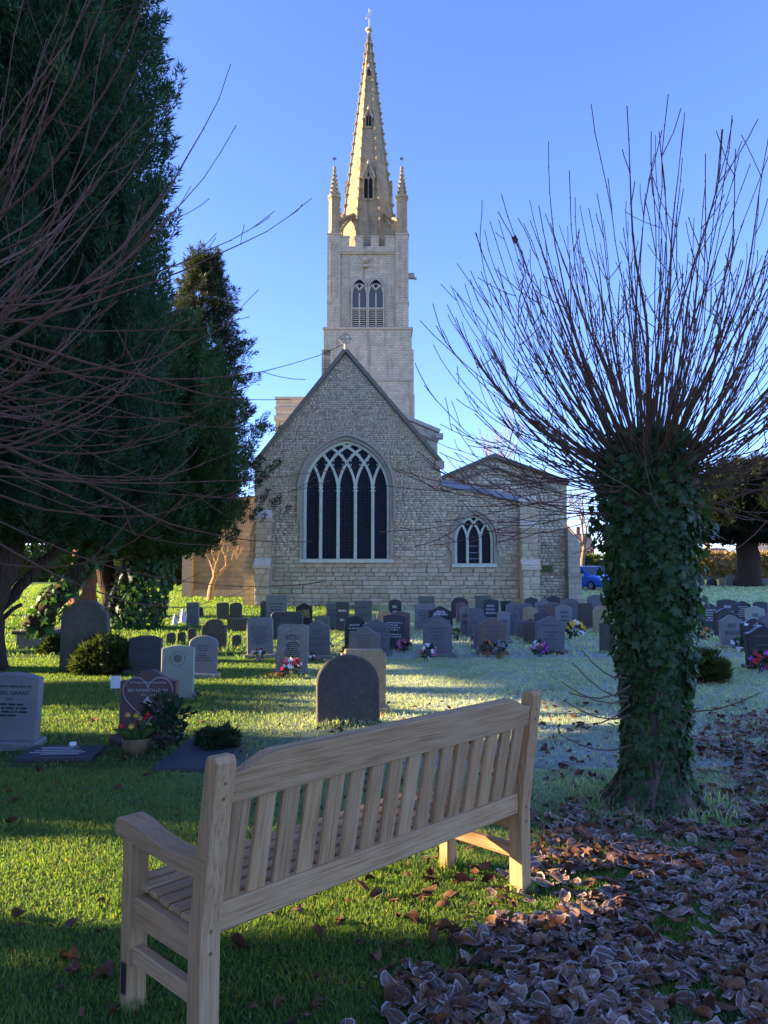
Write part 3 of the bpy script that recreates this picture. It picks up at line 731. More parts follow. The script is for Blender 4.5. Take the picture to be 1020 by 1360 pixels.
def sprays(C, D, L, rad, per, ln, wd, seed=0):
    """plumes: centre C, axis D, length L, radius rad -> narrow needle sprays as triangles"""
    g_ = np.random.default_rng(seed); n = len(C)
    C = np.repeat(C, per, 0); D = np.repeat(D, per, 0); L = np.repeat(L, per); rad = np.repeat(rad, per); pt = np.repeat(g_.random(n), per)
    t = g_.random(n * per); th = g_.random(n * per) * 2 * np.pi
    ref = np.where(np.abs(D[:, 2:3]) > .9, np.array([[1., 0, 0]]), np.array([[0, 0, 1.]]))
    U = np.cross(D, ref); U /= np.linalg.norm(U, axis=1, keepdims=True); V_ = np.cross(D, U)
    rr = rad * (1 - t * .8) * np.sqrt(g_.random(n * per)) 
    o = U * np.cos(th)[:, None] + V_ * np.sin(th)[:, None]
    B = C + D * (t * L)[:, None] + o * rr[:, None]
    d = D * .75 + o * .55 + g_.normal(0, .28, (n * per, 3)); d /= np.linalg.norm(d, axis=1, keepdims=True)
    w = np.cross(d, g_.normal(0, 1, (n * per, 3))); w /= np.linalg.norm(w, axis=1, keepdims=True) + 1e-6
    l = ln * (.5 + g_.random(n * per)); ww = wd * (.6 + .8 * g_.random(n * per))
    Vt = np.empty((n * per, 3, 3)); Vt[:, 0] = B - w * ww[:, None] / 2; Vt[:, 1] = B + w * ww[:, None] / 2; Vt[:, 2] = B + d * l[:, None]
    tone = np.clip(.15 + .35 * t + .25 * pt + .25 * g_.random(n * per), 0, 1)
    return Vt.reshape(-1, 3), np.repeat(tone, 3)
def crown(name, env, c, z0, z1, n, per, mat, parent, L=.8, rad=.22, ln=.14, wd=.034, up=.75, seed=1, core=.8, depth=.35, squash=1.0):
    """env(t) radius of the envelope at height fraction t"""
    g_ = np.random.default_rng(seed); t = g_.random(n); th = g_.random(n) * 2 * np.pi
    bump_ = 1 + .10 * np.sin(th * 5 + t * 9) + .08 * np.sin(th * 11 - t * 17) + .10 * g_.normal(0, 1, n)
    r_ = np.array([env(x) for x in t]) * bump_ * (1 - depth * g_.random(n) ** 2)
    Cn = np.stack([c[0] + r_ * np.cos(th), c[1] + r_ * np.sin(th) * squash, z0 + (z1 - z0) * t], 1)
    D = np.stack([np.cos(th) * (1 - up), np.sin(th) * (1 - up), np.full(n, up)], 1) + g_.normal(0, .16, (n, 3)); D /= np.linalg.norm(D, axis=1, keepdims=True)
    V, tn = sprays(Cn, D, L * (.6 + .8 * g_.random(n)), rad * (.7 + .6 * g_.random(n)), per, ln, wd, seed)
    F_ = np.arange(len(V)).reshape(-1, 3)
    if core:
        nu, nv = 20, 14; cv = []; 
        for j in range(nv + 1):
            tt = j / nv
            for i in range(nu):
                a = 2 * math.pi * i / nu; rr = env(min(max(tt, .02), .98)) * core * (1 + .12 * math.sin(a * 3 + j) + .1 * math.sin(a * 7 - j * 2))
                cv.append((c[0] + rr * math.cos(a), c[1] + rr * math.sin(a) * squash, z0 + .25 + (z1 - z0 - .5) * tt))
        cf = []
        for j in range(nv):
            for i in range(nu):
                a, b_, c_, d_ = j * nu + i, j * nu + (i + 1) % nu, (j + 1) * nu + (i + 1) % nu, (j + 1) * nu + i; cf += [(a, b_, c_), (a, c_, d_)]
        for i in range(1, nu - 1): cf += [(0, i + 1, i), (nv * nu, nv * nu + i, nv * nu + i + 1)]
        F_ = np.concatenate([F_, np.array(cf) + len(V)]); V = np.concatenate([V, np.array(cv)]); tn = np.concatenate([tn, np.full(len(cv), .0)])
    me = np_mesh(name, V - np.array(parent.location), F_, mat, {'tone': tn}); o = mobj(name, me, parent); return o
def limb(parent, pts, r0, r1, mat, name='limb', n=9, wob=.03, flare=0):
    P_ = [Vector(p) for p in pts]; Q = []
    for i in range(len(P_) - 1):
        for k_ in range(5): Q.append(P_[i].lerp(P_[i + 1], k_ / 5))
    Q.append(P_[-1]); m_ = len(Q)
    Q = [q + Vector((random.gauss(0, wob), random.gauss(0, wob), 0)) * (0 if i == 0 else 1) - Vector(parent.location) for i, q in enumerate(Q)]
    rad = [r0 + (r1 - r0) * i / (m_ - 1) + (flare * max(0, 1 - i / 4) ** 2) for i in range(m_)]
    m = MB(); m.tube(Q, rad, n); return m.build(name, mat, parent, smooth=True)

def ell(r_, tb=.12, tt=.55):
    """envelope: quick swell at the bottom, long taper at the top"""
    def f(t):
        if t < tb: return r_ * math.sqrt(max(0, 1 - ((tb - t) / tb) ** 2)) * .75 + r_ * .25
        if t > tt: return r_ * math.sqrt(max(0, 1 - ((t - tt) / (1 - tt)) ** 2))
        return r_
    return f
# --- the big yew on the left
y1 = empty('yew_tree', (-6.25, 12.0, 0), 0, 'huge dark yew with furrowed trunk, branching low beside the weathered round-shouldered headstone', 'tree')
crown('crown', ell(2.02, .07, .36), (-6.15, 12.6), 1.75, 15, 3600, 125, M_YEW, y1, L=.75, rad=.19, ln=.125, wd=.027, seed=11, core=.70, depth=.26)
limb(y1, [(-6.3, 12.0, 0), (-6.25, 12.0, .9), (-6.0, 12.1, 1.7), (-5.8, 12.2, 3)], .36, .25, M_YEWBARK, 'trunk', 11, .015, .12)
limb(y1, [(-6.0, 13.2, .5), (-5.5, 13.2, 1.2), (-4.7, 13.3, 2.2), (-4.2, 13.3, 2.8)], .20, .13, M_YEWBARK)
limb(y1, [(-6.15, 12.3, .9), (-5.6, 12.4, 1.5), (-5.1, 12.5, 2.2)], .10, .06, M_YEWBARK)
limb(y1, [(-6.2, 12.2, .6), (-5.75, 12.2, 1.0)], .05, .03, M_YEWBARK)
# --- second yew, by the church, with ivy on its leaning trunk
y2 = empty('yew_tree', (-6.6, 19.9, 0), 0, 'broad yew with ivy-wrapped leaning trunk, its crown reaching the church gable', 'tree')
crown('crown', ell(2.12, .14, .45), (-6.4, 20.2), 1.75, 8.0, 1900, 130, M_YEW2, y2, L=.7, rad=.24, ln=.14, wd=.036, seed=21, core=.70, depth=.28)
limb(y2, [(-6.75, 19.9, 0), (-6.5, 19.9, 1.2), (-6.1, 20, 2.2), (-5.9, 20, 3.2)], .48, .35, M_YEWBARK, 'trunk', 10, .02, .15)
limb(y2, [(-6.3, 20, 1.9), (-5.3, 19.8, 2.5), (-4.5, 19.8, 2.8), (-3.9, 19.8, 3.5)], .22, .1, M_YEWBARK)
limb(y2, [(-7.0, 20.2, 0), (-7.3, 20.2, 1.5), (-7.4, 20.2, 3)], .26, .2, M_YEWBARK)
# --- spindly conifer behind
y3 = empty('conifer_tree', (-8.1, 24.0, 0), 0, 'slender open conifer with a thin pointed top rising behind the yews', 'tree')
crown('crown', lambda t: 1.95 * (1 - t) ** .7 * (1 + .22 * math.sin(t * 40)) + .05, (-5.75, 24), 3.0, 11.4, 1300, 80, M_CON, y3, L=.42, rad=.17, ln=.12, wd=.026, up=.45, seed=31, core=0, depth=.8)
limb(y3, [(-8.1, 24, 0), (-7.3, 24, 2.2), (-5.95, 24, 6), (-5.75, 24, 11.5)], .25, .03, M_YEWBARK, 'trunk', 8, .01)
# --- red-brown trunk in the sun between the yews
y4 = empty('yew_tree', (-9.6, 24.5, 0), 0, 'sunlit red-barked yew trunk hung with ivy, seen between the two dark yews', 'tree')
limb(y4, [(-9.6, 24.5, 0), (-9.5, 24.5, 2), (-9.3, 24.6, 4)], .42, .32, m_bark('red_yew_bark', (.16, .06, .03), (.36, .16, .085)), 'trunk', 10, .02, .1)
crown('crown', ell(2.6, .2, .5), (-9.9, 25), 3.0, 9.5, 350, 130, M_YEW2, y4, L=.8, rad=.3, ln=.2, wd=.06, seed=41, core=.8)

# --- yews and hedges out of frame on the sunward side: they shade the foreground
G_SH = 'tall trees on the sunward side of the graveyard'
def shade_tree(x, y, z0, z1, r_, seed, lab, per=60, n=420):
    e = empty('yew_tree', (x, y, 0), 0, lab, 'tree', G_SH)
    crown('crown', ell(r_, .1, .6), (x, y), z0, z1, n, per, M_YEW, e, L=1.0, rad=.4, ln=.3, wd=.10, seed=seed, core=.93)
    limb(e, [(x, y, 0), (x + .1, y, z0 * .5), (x, y, z0 + 1.5)], .35, .25, M_YEWBARK, 'trunk', 9, .03, .1)
LAB_SH = 'tall dark yew standing in the row on the sunward side of the graveyard'
for i, (x, y, z0, z1, r_) in enumerate([(-13.5, -5.8, 3.6, 9, 2.9), (-13.3, -1.2, 3.6, 9.5, 2.8), (-13.6, 2.9, 3.8, 9.5, 2.8), (-13.4, 7.0, 3.7, 10, 2.5), (-14, 11.0, 4.0, 9, 2.3),
                                       (-18, 15.2, 4.6, 11, 2.9), (-18, 20.4, 4.4, 11, 2.6), (-18.5, 25.4, 4.4, 11, 2.7), (-19.5, 30.4, 4.6, 11, 2.5)]):
    shade_tree(x, y, z0, z1, r_, 100 + i, LAB_SH)
def hedge(x0, x1, y0, y1, z1, seed, label, mat=M_YEW, group=None, per=40, dens=7, ln=.2, wd=.07):
    e = empty('hedge', ((x0 + x1) / 2, (y0 + y1) / 2, 0), 0, label, 'hedge', group); g_ = np.random.default_rng(seed)
    A = 2 * ((x1 - x0) + (y1 - y0)) * z1 + (x1 - x0) * (y1 - y0); n = int(A * dens); C_ = []; D_ = []
    for _ in range(n):
        u, v, w = g_.random(3); q = g_.random()
        if q < .4: p = (x0 + u * (x1 - x0), y0 if v < .5 else y1, w * z1); d = (0, -1 if v < .5 else 1, .8)
        elif q < .75: p = (x0 if v < .5 else x1, y0 + u * (y1 - y0), w * z1); d = (-1 if v < .5 else 1, 0, .8)
        else: p = (x0 + u * (x1 - x0), y0 + v * (y1 - y0), z1 * .93); d = (0, 0, 1)
        C_.append(p); D_.append(np.array(d) + g_.normal(0, .3, 3))
    C_ = np.array(C_); D_ = np.array(D_); D_ /= np.linalg.norm(D_, axis=1, keepdims=True)
    V, tn = sprays(C_, D_, .25 + .3 * g_.random(n), .16 + .12 * g_.random(n), per, ln, wd, seed)
    mo = np.array(e.location); me = np_mesh('foliage', V - mo, np.arange(len(V)).reshape(-1, 3), mat, {'tone': tn}); mobj('foliage', me, e)
    m = MB(); m.box(((0, 0, z1 * .46)), (x1 - x0 - .1, y1 - y0 - .1, z1 * .92), None, 0.05); m.build('inner_growth', mat, e)
LAB_H = 'unseen hedge added beneath the yew row to shape the sun stripes'  # hedges added to block low sun, gaps left for the lit stripes
for i, (a, b) in enumerate([(-9, 4.0), (5.75, 8.25), (9.7, 11.0)]): hedge(-13.9, -12.9, a, b, 4.2 if i < 2 else 2.9, 200 + i, LAB_H, group='added hedges shaping the sun stripes', dens=3)

# ---------------------------------------------------------------- pollards
def m_shoot():
    t = NT('lime_shoot_bark'); tone = t.attr('tone'); c = t.ramp(tone, [(0, (.10, .064, .036)), (.45, (.125, .058, .032)), (1, (.155, .055, .032))])
    c = t.mix(1.0, c, t.math('MULTIPLY_ADD', t.noise(t.coord(), 30, 3), .8, .6), 'MULTIPLY'); return t.done(c, .6, .3)
M_SHOOT = m_shoot()
def shoot(o, d, L, r0, seg=12, lift=.5, sag=0.0, wig=.05, twigs=2):
    """one long pollard shoot: leaves along d, bends upward, zigzags at its buds"""
    m = MB(); p = Vector(o); d = Vector(d).normalized(); pts = [p.copy()]; rad = [r0]; st = L / seg; tw = []
    for i in range(seg):
        t = i / seg
        d = (d + Vector((random.gauss(0, wig), random.gauss(0, wig), random.gauss(0, wig * .7) + lift * (.05 + .1 * t) - sag * .1 * (1 - t)))).normalized()
        p = p + d * st; pts.append(p.copy()); rad.append(max(r0 * (1 - (i + 1) / seg) ** .75, .0028))
        if i > 2 and i < seg - 1: tw.append((p.copy(), d.copy(), rad[-1]))
    n = 6 if r0 > .012 else 5
    m.tube(pts, rad, n); m.t = [min(1, i // n / seg * 1.1) for i in range(len(m.t))]
    for (q, dd, rr) in tw:
        s_ = max(.005, rr * .9 + .0025); m.tube([q - dd * s_, q + dd * s_ * .2, q + dd * s_ * 1.6], [rr, rr + .0022, rr * .9], 5, .8, False)
    for q, dd, rr in random.sample(tw, min(twigs, len(tw))):
        x = (dd + Vector((random.gauss(0, .5), random.gauss(0, .5), random.gauss(.1, .4)))).normalized(); l = random.uniform(.12, .45) * min(1, L / 1.8); tp = [q]
        for k_ in range(4): x = (x + Vector((0, 0, .1)) + Vector((random.gauss(0, .08), random.gauss(0, .08), 0))).normalized(); tp.append(tp[-1] + x * l / 4)
        m.tube(tp, [max(.0035, rr * .55)] + [max(.003, rr * .5 * (1 - k_ / 5)) for k_ in range(1, 5)], 4, 1.0)
    return m
PB = gnd(862, 1068)                                     # foot of the pollard
PY = PB.y
pol = empty('pollard_lime_tree', PB, 0, 'pollarded lime with an ivy-clad trunk and a spray of bare red-brown shoots', 'tree')
def PL(px, py, Y=PY): return at(px, py, Y) - PB
# trunk profile from the photograph: (y, left edge, right edge)
prof = [(1085, 785, 945), (1060, 800, 935), (1020, 822, 918), (960, 826, 916), (900, 826, 914), (840, 822, 914), (780, 816, 916), (720, 808, 920), (670, 800, 924), (630, 800, 922), (600, 812, 912), (582, 830, 895)]
TP = []
for (y_, a, b) in prof:
    v = PL((a + b) / 2, y_); TP.append((v, (b - a) / 2 * PY / F))
m = MB(); Q = []; RR = []
for (v, r_) in TP: Q.append(Vector((v.x, 0, max(v.z, -.05)))); RR.append(r_ * (.80 if v.z > .2 else .88))
ns = 18; vs = []
for i, (q, r_) in enumerate(zip(Q, RR)):
    for k_ in range(ns):
        a = 2 * math.pi * k_ / ns; fl = 1 + (.22 * max(0, 1 - i / 2.2)) * math.sin(a * 5 + .6) + .04 * math.sin(a * 4 + i)
        vs.append((q.x + r_ * fl * math.cos(a), r_ * fl * math.sin(a), q.z))
fs = [(i * ns + k_, i * ns + (k_ + 1) % ns, (i + 1) * ns + (k_ + 1) % ns, (i + 1) * ns + k_) for i in range(len(Q) - 1) for k_ in range(ns)] + [tuple((len(Q) - 1) * ns + k_ for k_ in range(ns))]
m.add(vs, fs); trunk = m.build('trunk', M_BARK, pol, smooth=True)
random.seed(4); m = MB()
for i in range(34):                                    # knuckles left by years of cutting
    a = random.uniform(0, 6.28); e_ = random.uniform(-.3, 1.3); p_ = Vector((Q[-3].x + .30 * math.cos(a) * math.cos(e_), .28 * math.sin(a) * math.cos(e_), Q[-3].z - .05 + .22 * math.sin(e_))); s_ = random.uniform(.04, .085); m.lathe([(s_ * .3, -s_), (s_ * .9, -s_ * .4), (s_, .1 * s_), (s_ * .7, s_ * .7), (s_ * .2, s_)], p_, 8)
m.build('knuckles', M_BARK, pol, smooth=True, kind='stuff')
random.seed(31)
HC = Vector((Q[-3].x, 0, Q[-3].z - .05))
NSH = 270; SH = []
for i in range(NSH):
    # outward directions spread over the head, golden-angle
    u = (i + .5) / NSH; el = math.asin(max(.05, 1 - u * .93)); az = i * 2.39996 + random.uniform(-.2, .2)
    d = Vector((math.cos(az) * math.cos(el), math.sin(az) * math.cos(el), math.sin(el)))
    o = HC + Vector((d.x * .30, d.y * .27, d.z * .16 + random.uniform(-.14, .16)))
    L = random.uniform(1.2, 2.35) * (1.0 if el > .75 else .62 + .5 * el); 
    big = random.random() < (.30 if el > .75 else .10)
    mb = shoot(o, d + Vector((random.gauss(0, .13), random.gauss(0, .13), .12)), L, random.uniform(.009, .0145) if big else random.uniform(.0038, .0065), 13, random.uniform(.6, 1.05) if el < .9 else .3, .0, .045, 2)
    SH.append((mb.build('shoot', M_SHOOT, pol), Vector(mb.v[13 * (6 if mb.v and mb.n6 else 5)]) if False else max((Vector(v) for v in mb.v[:90]), key=lambda v: (v - o).length)))
for i in range(60):                                    # lower, thinner, nearly level shoots
    az = random.gauss(math.pi, .9) if i % 3 else random.uniform(-1.2, 1.2); el = random.uniform(-.35, .3); d = Vector((math.cos(az) * math.cos(el), math.sin(az) * math.cos(el), math.sin(el)))
    o = HC + Vector((d.x * .3, d.y * .27, random.uniform(-.25, .08))); mb = shoot(o, d, random.uniform(.8, 1.75), random.uniform(.0035, .0055), 12, random.uniform(.2, .7), .25, .085, 3); mb.build('shoot', M_SHOOT, pol)
# thin shoots low on the trunk
for (a, b, c_, d_) in [(812, 930, 745, 905), (815, 935, 760, 960), (812, 925, 760, 880), (815, 950, 748, 930), (815, 990, 742, 975), (905, 940, 1010, 920), (905, 960, 925, 940), (810, 900, 770, 860), (815, 910, 755, 920)]:
    s_ = PL(a + (22 if a < 850 else -14), b, PY - .2); e = PL(c_, d_, PY - .3 + random.uniform(-.3, .2)); mb = MB(); mid_ = (s_ + e) / 2 + Vector((0, 0, -.06)); mb.tube([s_, (s_ + mid_) / 2 + Vector((0, 0, -.02)), mid_, (mid_ + e) / 2 + Vector((0, 0, -.01)), e], [.006, .005, .0045, .004, .003], 5, .3); mb.build('shoot', M_SHOOT, pol)
def proj3(v):
    v = v - Vector((0, 0, CAM_H)); fz = v.y * CP + v.z * SP; uy = -v.y * SP + v.z * CP; return Vector((510 + F * v.x / fz, 680 - F * uy / fz))
so_, tip_ = min(SH, key=lambda a: (proj3(PB + a[1]) - Vector((678, 323))).length)
m = MB(); q_ = tip_; m.add([q_, q_ + Vector((-.022, .01, -.02)), q_ + Vector((-.012, .0, -.055)), q_ + Vector((.004, -.008, -.065)), q_ + Vector((.02, .004, -.03))], [(0, 1, 2, 3, 4)]); m.build('withered_leaf', m_flat('withered_leaf_brown', (.09, .04, .02), .8), so_)
# ivy
def m_leafmat(name, c0, c1, vein, rough=.35, spec=.5):
    t = NT(name); uv = t.attr('lu'); vv = t.attr('lv'); rd = t.rnd(); tn = t.attr('tone')
    c = t.mix(t.math('FRACT', t.math('ADD', rd, tn)), c0, c1)
    v = t.math('ABSOLUTE', uv); st = t.smooth(t.math('ABSOLUTE', t.math('SUBTRACT', t.math('FRACT', t.math('MULTIPLY', t.math('SUBTRACT', vv, t.math('MULTIPLY', v, .9)), 4.0)), .5)), .40, .5)
    ve = t.math('MAXIMUM', t.math('MULTIPLY', st, .6), t.math('SUBTRACT', 1.0, t.smooth(v, .0, .07)))
    c = t.mix(t.math('MULTIPLY', ve, .35), c, vein); t.leafy(c, t.mix(1.0, c, (1.3, 1.6, .4), 'MULTIPLY'), rough, spec); return t.m
M_IVY = m_leafmat('ivy_leaf', (.028, .066, .020), (.060, .118, .034), (.14, .19, .07), .48, .28)
def leaf_geo(pts, fold, curl):
    """outline (u, v) around a centre -> fan with fold along the midrib and curl; returns V, T, lu, lv"""
    V = [(0, .12, 0)]; lu = [0]; lv = [.12]
    for (u, v) in pts: V.append((u, v, 0)); lu.append(u * 2); lv.append(v)
    V = np.array(V, float); r2 = V[:, 0] ** 2
    V[:, 2] = -abs(fold) * np.abs(V[:, 0]) + curl * (V[:, 1] - .3) ** 2 * -1
    n = len(pts); T_ = np.array([(0, 1 + i, 1 + (i + 1) % n) for i in range(n)]); return V, T_, np.array(lu), np.array(lv)
ivy_out = [(0, 1), (-.16, .62), (-.50, .55), (-.34, .28), (-.46, .02), (-.2, -.08), (0, .0), (.2, -.08), (.46, .02), (.34, .28), (.50, .55), (.16, .62)]
IV = []
for i in range(6):
    V, T_, lu, lv = leaf_geo([(u * random.uniform(.85, 1.15), v * random.uniform(.9, 1.1)) for u, v in ivy_out], random.uniform(.1, .45), random.uniform(.0, .5)); IV.append((V, T_, lu, lv))
def leaf_frames(n_out, down, tilt, roll):
    """matrix with leaf tip (v axis) pointing mostly 'down', face normal near n_out"""
    z = n_out + Vector((random.gauss(0, tilt), random.gauss(0, tilt), random.gauss(.15, tilt))); z.normalize()
    y = down + Vector((random.gauss(0, roll), random.gauss(0, roll), random.gauss(0, roll))); y = (y - z * y.dot(z)).normalized(); x = y.cross(z)
    return Matrix((x, y, z)).transposed()
def ivy_on(root, name, samples, size, mat, nobj, keyf):
    """samples: list of (point, normal); the nobj nearest the camera are leaves of their own"""
    samples = sorted(samples, key=keyf); base = None
    Vs, Ts, U_, L_, Tn = [], [], [], [], []; b = 0; frames = []
    for (p, n_) in samples:
        frames.append((p, leaf_frames(n_, Vector((0, 0, -1)), .5, .6), size * random.uniform(.4, 1.5), random.randrange(len(IV))))
    for (p, M, s_, k_) in frames[nobj:]:
        V, T_, lu, lv = IV[k_]; A = np.array(M) * s_; Vs.append(V @ A.T + np.array(p)); Ts.append(T_ + b); b += len(V); U_.append(lu); L_.append(lv); Tn.append(np.full(len(V), random.random()))
    me = np_mesh(name, np.concatenate(Vs), np.concatenate(Ts), mat, {'lu': np.concatenate(U_), 'lv': np.concatenate(L_), 'tone': np.concatenate(Tn)}); o = mobj(name, me, root); o['kind'] = 'stuff'
    if nobj:
        MS = [np_mesh('leaf', V, T_, mat, {'lu': lu, 'lv': lv, 'tone': np.full(len(V), i / 6)}) for i, (V, T_, lu, lv) in enumerate(IV)]
        stem = MB()
        iv = root
        for (p, M, s_, k_) in frames[:nobj]:
            q = mobj('leaf', MS[k_], iv); q.matrix_local = Matrix.Translation(p) @ (M.to_4x4() * 1) @ Matrix.Scale(s_, 4)
    return o
random.seed(5)
def trunk_at(z):
    for i in range(len(Q) - 1):
        if Q[i].z <= z <= Q[i + 1].z:
            t = (z - Q[i].z) / (Q[i + 1].z - Q[i].z); return Q[i].x + (Q[i + 1].x - Q[i].x) * t, RR[i] + (RR[i + 1] - RR[i]) * t
    return Q[-1].x, RR[-1]
smp = []
zmax = Q[-1].z
while len(smp) < 8600:
    z = random.uniform(.03, zmax + .05); a = random.uniform(0, 2 * math.pi)
    xc, r_ = trunk_at(min(z, zmax - .01)); dens = 1.0
    if z < .85: dens = .62 + .38 * (.5 + .5 * math.sin(a * 3 + 1.2 + z * 2)) ** .7
    if z < .95 and -2.15 < a - 2 * math.pi * (a > math.pi) < -1.75: dens *= .25         # bare strip of bark facing the bench
    if z < .2: dens *= .7
    if z > 1.9: dens = .8
    if random.random() > dens: continue
    lump = max(0, math.sin(a * 4 + z * 5) * math.sin(z * 7 - a * 2)) * .07 * min(1, z)
    thick = lump + .012 + .06 * (z / zmax) * random.random() + (.08 * random.random() if z > 1.0 else 0) * (random.random() < .3)
    n_ = Vector((math.cos(a), math.sin(a), .1)); smp.append((Vector((xc + (r_ + thick) * n_.x, (r_ + thick) * n_.y, z)), n_))
ivy = MB()
for k_ in range(26):                                   # clinging ivy stems
    a = random.uniform(0, 2 * math.pi); z = .0; pts = []
    while z < random.uniform(1.2, 2.1): xc, r_ = trunk_at(z); a += random.gauss(0, .09); pts.append((xc + (r_ + .006) * math.cos(a), (r_ + .006) * math.sin(a), z)); z += .12
    ivy.tube(pts, [.012 * (1 - .5 * i / len(pts)) for i in range(len(pts))], 5, .1)
ivy_o = ivy.build('ivy', M_BARK, pol)
ivy_on(ivy_o, 'ivy_leaves', smp, .057, M_IVY, 290, lambda s_: -(-s_[1].y * 2 - abs(s_[0].z - 1.1) * .6 + random.random() * .5))
# ivy on the second yew's trunk, and dead leaf at shoot tips
smp = []
for _ in range(1900):
    z = random.uniform(.05, 3.0); a = random.uniform(0, 2 * math.pi); xx = .05 + z * .28; r_ = .62 - .06 * z + .22 * random.random(); smp.append((Vector((xx + r_ * math.cos(a), r_ * math.sin(a), z)), Vector((math.cos(a), math.sin(a), .1))))
ivy_on(y2, 'ivy', smp, .13, M_IVY, 0, lambda s_: 0)
smp = []
for _ in range(420):
    t = random.random(); a = random.uniform(0, 2 * math.pi); c0 = Vector((-6.0, 13.2, .5)).lerp(Vector((-4.7, 13.3, 2.3)), t); r_ = .2 + .14 * random.random(); n_ = Vector((math.cos(a) * .7, math.sin(a), -math.cos(a) * .5)); smp.append((c0 + n_ * r_ - Vector(y1.location), n_))
ivy_on(y1, 'ivy', smp, .11, M_IVY, 0, lambda s_: 0)

# --- left pollard: trunk out of frame, shoots reaching in
LB = Vector((-3.9, 5.35, 0))
pl2 = empty('pollard_lime_tree', LB, 0, 'pollarded lime whose bare red shoots reach across in front of the big yew', 'tree')
m = MB(); m.tube([(0, 0, -.05), (.02, 0, .25), (0, .02, 1.2), (.0, 0, 2.3), (0, 0, 2.9)], [.42, .31, .27, .3, .34], 14); m.lathe([(.3, 0), (.36, .2), (.2, .42)], (0, 0, 2.85), 12); m.build('trunk', M_BARK, pl2, smooth=True)
random.seed(77)
for i in range(140):
    az = random.uniform(-1.3, 1.2) if i < 112 else random.uniform(1.2, 5.0); el = random.uniform(-.55, .85) if i < 112 else random.uniform(.1, 1.2)
    d = Vector((math.cos(az) * math.cos(el), math.sin(az) * math.cos(el), math.sin(el)))
    o = Vector((d.x * .28, d.y * .28, 2.8 + .3 * math.sin(el) + random.uniform(-.6, .75)))
    mb = shoot(o, d, random.uniform(2.0, 3.3) * (1.15 if abs(az) < .6 else 1), random.choice([.008, .009, .010, .013, .017]), 15, random.uniform(.45, .95), random.uniform(.2, .8) if el < .1 else 0, .075, 3); mb.build('shoot', M_SHOOT, pl2)

# ---------------------------------------------------------------- bare trees farther off
def bare_tree(name, base, h, mat, label, seed, depth=5, spread=.5, trunk_r=.12, low=.35, parent_mat=None, group=None, mul=3):
    e = empty(name, base, 0, label, 'tree', group); random.seed(seed); m = MB(); tm = MB()
    def grow(p, d, L, r_, k_, mb):
        pts = [p]; 
        for i in range(3): d = (d + Vector((random.gauss(0, .12), random.gauss(0, .12), random.gauss(.05, .08)))).normalized(); pts.append(pts[-1] + d * L / 3)
        mb.tube(pts, [r_, r_ * .9, r_ * .8, r_ * .68], 7 if k_ == 0 else (5 if k_ < 3 else 3), None, False)
        if k_ >= depth: return
        for j in range(random.choice([2, mul, mul])):
            a = random.uniform(0, 2 * math.pi); x = Vector((math.cos(a), math.sin(a), random.uniform(-.1, .5))); nd = (d + x * spread * random.uniform(.6, 1.4)).normalized()
            q = pts[-1] if j < 2 or k_ == 0 else pts[2]
            grow(q, nd, L * random.uniform(.62, .85), max(r_ * random.uniform(.5, .66), .004), k_ + 1, m)
    grow(Vector((0, 0, -.02)), Vector((0, 0, 1)), h * low, trunk_r, 0, tm)
    tm.build('trunk', mat, e, smooth=True); m.build('crown', mat, e, smooth=True); return e
M_PALEBARK = m_bark('pale_bark', (.25, .16, .085), (.42, .29, .17))
M_TWIG = m_flat('twigs', (.22, .145, .085), .8, .2)
b_ = gnd(279, 797.5); bare_tree('bare_tree', b_, 3.4, M_PALEBARK, 'small bare tree with sunlit tan trunk before the aisle wall', 3, 5, .62, .17, .33)
b_ = at(772, 700, 80); bare_tree('bare_tree', (b_.x, 80, 0), 13, M_TWIG, 'pale sunlit bare tree behind the corner of the church', 8, 6, .5, .3, .28)
b_ = at(645, 600, 82); bare_tree('bare_tree', (b_.x - 1, 82, 0), 17.5, m_flat('pink_twigs', (.30, .20, .15), .8, .2), 'bare treetop showing above the low side gable', 9, 6, .45, .4, .3)
for i, (x, y, h) in enumerate([(820, 95, 9), (905, 100, 8), (985, 110, 9), (20, 75, 8), (120, 80, 9), (70, 95, 11), (215, 90, 10)]):
    b_ = at(x, 760, y); bare_tree('bare_tree', (b_.x, y, 0), h, M_TWIG, 'thin bare tree among the distant hedges', 50 + i, 5, .55, .2, .28, group='bare trees along the far boundary')
# --- far yew on the right
b_ = at(994, 778, 60)
y5 = empty('yew_tree', (b_.x, 60, 0), 0, 'dark spreading yew with thick black trunk on the far lawn', 'tree')
crown('crown', ell(5.2, .2, .4), (b_.x + .6, 60), 3.2, 8.8, 700, 110, M_YEW_SHADED, y5, L=1.1, rad=.55, ln=.45, wd=.13, seed=61, core=.85)
limb(y5, [(b_.x, 60, 0), (b_.x + .1, 60, 2), (b_.x, 60, 4.5)], .85, .8, M_YEWBARK, 'trunk', 12, .05, .35)
